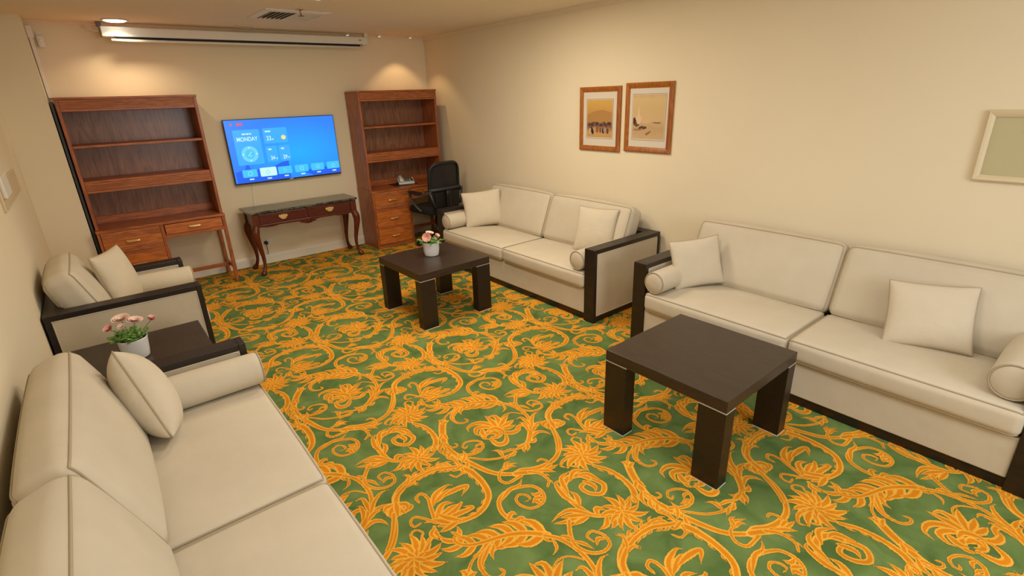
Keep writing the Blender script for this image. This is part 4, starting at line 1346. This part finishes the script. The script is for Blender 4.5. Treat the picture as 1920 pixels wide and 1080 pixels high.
# ------------------------------------------------------------------ telephone on its pad
ZT = 0.755
pad = empty('desk_mat', (-0.62, -0.235, ZT), 0.0, 'black desk mat under the telephone', 'desk mat')
bx('mat_sheet', BLACKP, pad, -0.17, 0.15, -0.11, 0.13, 0.0, 0.006, 0.002)
ph = empty('telephone', (-0.575, -0.20, ZT + 0.006), -0.35, 'pale grey desk telephone on the corner desk', 'telephone')
MB().prism([(-0.10, 0.0), (0.10, 0.0), (0.10, 0.062), (0.085, 0.066), (-0.095, 0.022), (-0.10, 0.016)], 'X', -0.105, 0.105).build('body', GREYP, ph, bevel=0.004)
tilt = Matrix.Translation((0, 0, 0.045)) @ Matrix.Rotation(math.atan2(0.044, 0.18), 4, 'X')
hs = MB()
hs.tube([tilt @ Vector((-0.068, -0.085, 0.028)), tilt @ Vector((-0.068, -0.04, 0.036)), tilt @ Vector((-0.068, 0.04, 0.036)), tilt @ Vector((-0.068, 0.085, 0.028))], 0.019, 10, flat=(0.7, 1.1))
hs.lathe([(0.026, 0), (0.026, 0.02), (0.018, 0.026)], 14, tilt @ Matrix.Translation((-0.068, -0.078, 0.004)))
hs.lathe([(0.026, 0), (0.026, 0.02), (0.018, 0.026)], 14, tilt @ Matrix.Translation((-0.068, 0.078, 0.004)))
hs.build('handset', GREYP, ph, smooth=True)
sc = MB().box(-0.025, 0.085, 0.035, 0.08, 0.0, 0.003, tilt).build('display', mat('lcd', srgb(96, 104, 92), 0.2), ph)
for i in range(3):
    for j in range(4):
        MB().box(-0.018 + i * 0.024, -0.002 + i * 0.024, 0.012 - j * 0.022, 0.026 - j * 0.022, 0.0, 0.005, tilt).build('key', mat('phone_key', srgb(70, 72, 74), 0.5), ph)
for j in range(4):
    MB().box(0.062, 0.092, 0.012 - j * 0.022, 0.024 - j * 0.022, 0.0, 0.005, tilt).build('key', mat('phone_key', srgb(70, 72, 74), 0.5), ph)
coil = [Vector((-0.09 - 0.05 * math.sin(PI * k / 40) + 0.006 * math.cos(k * 1.9), -0.09 + 0.10 * k / 40, 0.012 + 0.006 * math.sin(k * 1.9))) for k in range(41)]
MB().tube(coil, 0.0025, 5).build('cord', BLACKP, ph, smooth=True)

# ------------------------------------------------------------------ pictures and framed panel on the right wall
def framed(name, y0, y1, z0, z1, fw_, depth, m, label, cat, group=None):
    """frame hung on the right wall; local x runs along -y of the room (left to right as seen), z up"""
    t = empty(name, (0, (y0 + y1) / 2, z0), -PI / 2, label, cat, group)
    w, h = abs(y1 - y0), z1 - z0
    prof = [(0, 0), (0, depth * 0.7), (fw_ * 0.25, depth), (fw_ * 0.6, depth * 0.85), (fw_, depth * 0.55), (fw_, 0)]
    corners = [(-w / 2, 0), (w / 2, 0), (w / 2, h), (-w / 2, h)]
    for k in range(4):
        (ax, az), (bx_, bz) = corners[k], corners[(k + 1) % 4]
        d_ = Vector((bx_ - ax, 0, bz - az)).normalized()
        inn = Vector((-d_.z, 0, d_.x))
        vs_ = []
        for (px, pd) in prof:
            vs_.append(Vector((ax, 0, az)) + inn * px + d_ * px + Vector((0, -pd, 0)))
        for (px, pd) in prof:
            vs_.append(Vector((bx_, 0, bz)) + inn * px - d_ * px + Vector((0, -pd, 0)))
        n = len(prof)
        fs = [(i, (i + 1) % n, n + (i + 1) % n, n + i) for i in range(n)] + [tuple(range(n)), tuple(range(2 * n - 1, n - 1, -1))]
        MB().add(vs_, fs).build('frame_bar', m, t)
    return t, w, h
def print_mat(name, ramp, ax='Z', blot=None):
    """soft watercolour wash: height ramp disturbed by noise"""
    m = bpy.data.materials.new(name)
    m.use_nodes = True
    nt = m.node_tree
    b = nt.nodes['Principled BSDF']
    b.inputs['Roughness'].default_value = 0.7
    tc = nt.nodes.new('ShaderNodeTexCoord')
    sx = nt.nodes.new('ShaderNodeSeparateXYZ')
    nt.links.new(tc.outputs['Generated'], sx.inputs[0])
    n = nt.nodes.new('ShaderNodeTexNoise')
    n.inputs['Scale'].default_value = 4.5
    n.inputs['Detail'].default_value = 5
    nt.links.new(tc.outputs['Generated'], n.inputs['Vector'])
    ma = nt.nodes.new('ShaderNodeMath')
    ma.operation = 'MULTIPLY_ADD'
    ma.inputs[1].default_value = 0.22
    nt.links.new(n.outputs['Fac'], ma.inputs[0])
    nt.links.new(sx.outputs['Z'], ma.inputs[2])
    sb = nt.nodes.new('ShaderNodeMath')
    sb.operation = 'SUBTRACT'
    sb.inputs[1].default_value = 0.11
    nt.links.new(ma.outputs[0], sb.inputs[0])
    r = nt.nodes.new('ShaderNodeValToRGB')
    while len(r.color_ramp.elements) < len(ramp):
        r.color_ramp.elements.new(0.5)
    for e, (p, c) in zip(r.color_ramp.elements, ramp):
        e.position = p
        e.color = srgb(*c)
    nt.links.new(sb.outputs[0], r.inputs[0])
    nt.links.new(r.outputs[0], b.inputs['Base Color'])
    return m
def picture(y0, y1, z0, z1, label, ramp, kind):
    t, w, h = framed('framed_print', y0, y1, z0, z1, 0.046, 0.024, OAKF, label, 'picture', 'framed prints on the right wall')
    bx('mount', MATB, t, -w / 2 + 0.04, w / 2 - 0.04, -0.010, -0.003, 0.04, h - 0.04, 0)
    a0, a1, b0, b1 = (-w / 2 + 0.095, w / 2 - 0.095, 0.125, h - 0.115) if kind == 1 else (-w / 2 + 0.085, w / 2 - 0.075, 0.115, h - 0.10)
    bx('rule', mat('rule_ink', srgb(120, 92, 76), 0.8), t, a0 - 0.008, a1 + 0.008, -0.0108, -0.0095, b0 - 0.012, b1 + 0.008, 0)
    bx('rule_paper', MATB, t, a0 - 0.005, a1 + 0.005, -0.0112, -0.0098, b0 - 0.009, b1 + 0.005, 0)
    im = MB().box(a0, a1, -0.0118, -0.0105, b0, b1).build('print', print_mat('print_wash_%d' % kind, ramp), t)
    rnd = random.Random(kind)
    tone = lambda c: mat('print_ink_%d_%d_%d' % c, srgb(*c), 0.8)
    def blob(x, z, rx, rz_, c, k=9):
        MB().prism([(x + rx * (0.75 + 0.4 * rnd.random()) * math.cos(2 * PI * i / k), z + rz_ * (0.75 + 0.4 * rnd.random()) * math.sin(2 * PI * i / k)) for i in range(k)], 'Y', -0.0122 - 0.0003 * rnd.random(), -0.0116).build('print_detail', tone(c), im)
    W_, H_ = a1 - a0, b1 - b0
    X = lambda u: a0 + W_ * u
    Z = lambda v: b0 + H_ * v
    if kind == 1:
        poly = [(X(0.02), Z(0.40)), (X(0.02), Z(0.60)), (X(0.3), Z(0.70)), (X(0.62), Z(0.74)), (X(0.98), Z(0.66)), (X(0.98), Z(0.40))]
        MB().prism(poly, 'Y', -0.012, -0.0116).build('print_detail', tone((172, 128, 72)), im)
        for i in range(16):
            blob(X(0.10 + 0.82 * i / 15), Z(0.33 + 0.05 * rnd.random()), W_ * 0.05, H_ * 0.055, [(84, 56, 50), (112, 82, 74), (70, 46, 46)][i % 3], 7)
        for u, v, c in ((0.18, 0.2, (46, 32, 38)), (0.24, 0.16, (30, 24, 34)), (0.13, 0.17, (196, 170, 140)), (0.42, 0.2, (140, 84, 60)), (0.55, 0.2, (128, 74, 60)), (0.66, 0.18, (44, 32, 36)), (0.72, 0.2, (168, 140, 126)), (0.83, 0.17, (96, 60, 54)), (0.31, 0.21, (188, 150, 100))):
            blob(X(u), Z(v), W_ * 0.05, H_ * 0.085, c, 7)
    else:
        blob(X(0.12), Z(0.36), W_ * 0.11, H_ * 0.08, (104, 70, 50))
        blob(X(0.06), Z(0.42), W_ * 0.05, H_ * 0.08, (62, 42, 34))
        blob(X(0.20), Z(0.44), W_ * 0.09, H_ * 0.10, (216, 186, 150))
        MB().prism([(X(0.15), Z(0.5)), (X(0.215), Z(0.5)), (X(0.205), Z(0.66)), (X(0.19), Z(0.76)), (X(0.17), Z(0.66))], 'Y', -0.0123, -0.0116).build('print_detail', tone((222, 190, 160)), im)
        blob(X(0.42), Z(0.41), W_ * 0.18, H_ * 0.06, (206, 172, 134))
        blob(X(0.78), Z(0.375), W_ * 0.14, H_ * 0.02, (138, 106, 74))
        for u, v in ((0.24, 0.25), (0.30, 0.27), (0.36, 0.25), (0.42, 0.26)):
            blob(X(u), Z(v), W_ * 0.04, H_ * 0.04, (84, 56, 42), 7)
        MB().prism([(X(0.42), Z(0.12)), (X(0.6), Z(0.2)), (X(0.58), Z(0.15)), (X(0.46), Z(0.08))], 'Y', -0.0122, -0.0116).build('print_detail', tone((138, 98, 66)), im)
        blob(X(0.17), Z(0.21), W_ * 0.15, H_ * 0.03, (158, 118, 84))
picture(-2.890, -3.395, 1.300, 1.878, 'wood framed print of a hill with a crowd, left of the two pictures',
        [(0.0, (186, 148, 96)), (0.14, (196, 152, 84)), (0.3, (120, 84, 62)), (0.42, (172, 124, 66)), (0.7, (196, 146, 76)), (1.0, (206, 166, 84))], 1)
picture(-3.450, -3.945, 1.315, 1.896, 'wood framed print of a pale harbour tower, right of the two pictures',
        [(0.0, (196, 166, 124)), (0.25, (188, 156, 112)), (0.45, (204, 172, 128)), (0.7, (202, 174, 124)), (0.9, (208, 180, 128)), (1.0, (196, 166, 118))], 2)
pt_, w_, h_ = framed('picture_frame', -5.940, -6.62, 1.293, 1.668, 0.034, 0.030, mat('cream_frame_paint', srgb(216, 200, 166), 0.45), 'cream moulded frame around a blank panel above the nearer right-hand sofa', 'frame')
bx('panel', mat('panel_paint', srgb(190, 182, 146), 0.35), pt_, -w_ / 2 + 0.03, w_ / 2 - 0.03, -0.008, -0.002, 0.03, h_ - 0.03, 0)

# ------------------------------------------------------------------ projector screen under the ceiling
ps = empty('projector_screen', (-2.19, -0.155, 2.422), 0, 'long white rolled-up projector screen under the ceiling', 'projector screen')
xa, xb = -3.482 + 2.19, -0.898 + 2.19
MB().prism([(-0.045, 0.034), (0.045, 0.034), (0.045, 0.112), (0.035, 0.12), (-0.035, 0.12), (-0.045, 0.112)], 'X', xa, xb).build('casing', WHITEP, ps, bevel=0.004)
MB().box(xa + 0.085, xb - 0.06, -0.047, -0.02, 0.03, 0.036).build('slot', BLACKP, ps)
MB().tube([(xa + 0.065, -0.036, 0.004), (xb - 0.055, -0.036, 0.004)], 0.012, 10).build('weight_bar', WHITEP, ps, smooth=True)
MB().box(xa + 0.1, xb - 0.09, -0.038, -0.032, 0.012, 0.036).build('rolled_fabric', mat('screen_black', srgb(30, 26, 28), 0.8), ps)
for s, xx in ((-1, xa), (1, xb)):
    c = MB()
    c.box(xx - 0.006, xx + 0.006, -0.048, 0.048, 0.03, 0.122)
    c.box(xx - 0.02, xx + 0.02, -0.03, 0.03, 0.12, 0.162)
    c.build('bracket', mat('dark_bracket', srgb(96, 84, 70), 0.5) if s < 0 else WHITEP, ps, bevel=0.002)
MB().tube(spline([(xa - 0.01, -0.02, 0.075), (xa - 0.05, -0.01, 0.08), (xa - 0.085, 0.03, 0.10), (xa - 0.12, 0.14, 0.13)], 4), 0.004, 6).build('power_cord', WHITEP, ps, smooth=True)
MB().prism([(xb - 0.10, 0.078), (xb - 0.075, 0.078), (xb - 0.075, 0.086), (xb - 0.10, 0.086)], 'Y', -0.047, -0.044).build('badge', BLACKP, ps)

# ------------------------------------------------------------------ ceiling fixtures
def downlight(x, y, r, lit, watt, label, col=(1, 0.78, 0.48), group='recessed ceiling lights', name='downlight'):
    t = empty(name, (x, y, H), 0, label, 'ceiling light', group)
    MB().lathe([(r * 0.86, -0.001), (r * 1.12, -0.001), (r * 1.12, -0.006), (r * 0.98, -0.010), (r * 0.86, -0.006)], 32).build('rim', CORN, t, smooth=True)
    dm = emis('lamp_lit', (1.0, 0.93, 0.8, 1), 6.0) if lit else mat('lamp_unlit', srgb(176, 172, 150), 0.35)
    MB().lathe([(r * 0.88, -0.0005), (r * 0.88, -0.009), (r * 0.7, -0.016), (r * 0.3, -0.02)], 32).build('diffuser', dm, t, smooth=True)
    if lit and watt:
        area_light('downlight_lamp', (x, y, H - 0.022), r * 1.2, watt, col, 'DISK', spread=math.radians(125))
    return t
downlight(-3.365, -0.335, 0.098, True, 3.6, 'lit round ceiling downlight above the left bookcase')
downlight(-2.26, -0.30, 0.10, False, 0, 'unlit round ceiling light above the projector screen')
for x, lb in ((-1.084, 'small white ceiling spot nearest the projector screen end'), (-0.673, 'small white ceiling spot, middle of the three over the corner bookcase'), (-0.242, 'small white ceiling spot closest to the room corner')):
    t = empty('ceiling_spot', (x, -0.085, H), 0, lb, 'ceiling light', 'small ceiling spots')
    MB().lathe([(0.036, 0.0), (0.036, -0.004), (0.03, -0.012), (0.012, -0.014)], 20).build('rim', WHITEP, t, smooth=True)
    MB().lathe([(0.018, -0.012), (0.016, -0.020), (0.006, -0.023)], 16).build('lens', emis('spot_lens_%d' % round(-x * 100), (1, 0.88, 0.66, 1), 0.55), t, smooth=True)
# recessed halogen that throws the scallop above the corner bookcase
hl = empty('halogen_downlight', (-0.45, -0.30, H), 0, 'tiny recessed halogen in the ceiling over the corner bookcase', 'ceiling light')
MB().lathe([(0.03, 0.0), (0.045, 0.0), (0.045, -0.003), (0.03, -0.003)], 24).build('rim', CORN, hl, smooth=True)
sp = bpy.data.lights.new('halogen_lamp', 'SPOT')
sp.energy = 13
sp.color = (1.0, 0.66, 0.32)
sp.spot_size = math.radians(94)
sp.spot_blend = 0.4
sp.shadow_soft_size = 0.015
so2 = bpy.data.objects.new('halogen_lamp', sp)
so2.location = (-0.45, -0.30, H - 0.01)
COL.objects.link(so2)
# added fill light panels, out of view further forward in the ceiling
for x, y, _, _, lb in ADDED_PANELS:
    t = empty('added_light_panel', (x, y, H), 0, lb, 'ceiling light', 'added square ceiling light panels')
    b = MB()
    for q in ((-0.31, 0.31, -0.31, -0.285), (-0.31, 0.31, 0.285, 0.31), (-0.31, -0.285, -0.285, 0.285), (0.285, 0.31, -0.285, 0.285)):
        b.box(q[0], q[1], q[2], q[3], -0.014, 0.0)
    b.build('frame', WHITEP, t)
    MB().box(-0.285, 0.285, -0.285, 0.285, -0.006, 0.0).build('diffuser', mat('added_panel_diffuser', srgb(240, 236, 225), 0.6), t)
# air vent
av = empty('air_vent', (-2.115, -1.235, H), 0.02, 'square slatted air vent in the ceiling', 'air vent')
b = MB()
for k in range(4):
    M = Matrix.Rotation(k * PI / 2, 4, 'Z')
    b.prism([(-0.285, 0.0), (-0.285, -0.006), (-0.225, -0.014), (-0.225, 0.0)], 'X', -0.225, 0.225, M)
    b.add([(-0.285, -0.285, 0), (-0.225, -0.225, 0), (-0.225, -0.225, -0.014), (-0.285, -0.285, -0.006), (-0.225, -0.285, 0), (-0.225, -0.285, -0.006)], [(0, 4, 5, 3), (3, 5, 2), (0, 1, 4), (1, 2, 5, 4)], M)
    b.add([(-0.285, -0.225, 0), (-0.285, -0.225, -0.006), (-0.225, -0.225, -0.014), (-0.225, -0.225, 0), (-0.285, -0.285, 0), (-0.285, -0.285, -0.006)], [(4, 5, 1, 0), (5, 2, 1), (4, 0, 3), (0, 1, 2, 3)], M)
b.build('frame', WHITEP, av)
MB().box(-0.226, 0.226, -0.226, 0.226, -0.0015, 0.0).build('dark_throat', mat('vent_dark', srgb(40, 30, 26), 0.8), av)
for k in range(11):
    xx = -0.2 + 0.04 * k
    M = Matrix.Translation((xx, 0, -0.008)) @ Matrix.Rotation(-0.75 if k < 6 else 0.75, 4, 'Y')
    MB().box(-0.012, 0.012, -0.225, 0.225, -0.001, 0.001, M).build('slat', WHITEP, av)
# sprinkler head
sk = empty('sprinkler', (-2.13, -1.60, H), 0, 'small metal sprinkler head hanging beside the air vent', 'sprinkler')
MB().lathe([(0.036, 0.0), (0.034, -0.005), (0.012, -0.007), (0.010, -0.03), (0.006, -0.034)], 18).build('body', CHROME, sk, smooth=True)
MB().lathe([(0.004, -0.03), (0.004, -0.05), (0.026, -0.052), (0.026, -0.054), (0.004, -0.056)], 18).build('deflector', mat('bronze', srgb(120, 96, 66), 0.35, metal=1.0), sk, smooth=True)
# motion sensor high in the back left corner
ms = empty('motion_sensor', (-3.925, 0, 2.36), 0, 'small white motion sensor high on the back wall by the column', 'sensor')
v, f = rbox(0.026, 0.018, 0.052, 0.014)
o = MB().add(v, f).build('body', WHITEP, ms, smooth=True)
o.location = (0, -0.026, 0.052)
bx('bracket', WHITEP, ms, -0.02, 0.014, -0.01, 0, 0.06, 0.14, 0.003)
MB().lathe([(0.014, 0), (0.012, 0.008), (0.004, 0.011)], 14, Matrix.Translation((0, -0.042, 0.06)) @ Matrix.Rotation(PI / 2, 4, 'X')).build('lens', mat('sensor_lens', srgb(240, 236, 226), 0.2), ms, smooth=True)
# white trunking in the corner above the bookcase
tk = empty('cable_trunking', (-3.986, -0.014, 1.94), 0, 'white cable trunking running up the corner beside the wall column', 'trunking')
bx('duct', TRIM, tk, -0.014, 0.014, -0.012, 0.012, 0.0, H - 0.04 - 1.94, 0.002)
bx('junction', TRIM, tk, -0.018, 0.024, -0.018, 0.012, 0.5, H - 0.04 - 1.94, 0.003)
# thermostat plate on the left wall
th = empty('thermostat', (XL, -1.66, 1.26), PI / 2, 'cream control plate with a raised white cover on the left wall', 'wall control')
bx('plate', CREAMP, th, -0.60, 0.60, -0.015, 0.0, 0.0, 0.165, 0.004)
bx('cover', WHITEP, th, -0.56, -0.235, -0.036, -0.015, 0.075, 0.205, 0.006)
bx('rim', CREAMP, th, -0.58, 0.585, -0.018, -0.015, 0.012, 0.022, 0.002)
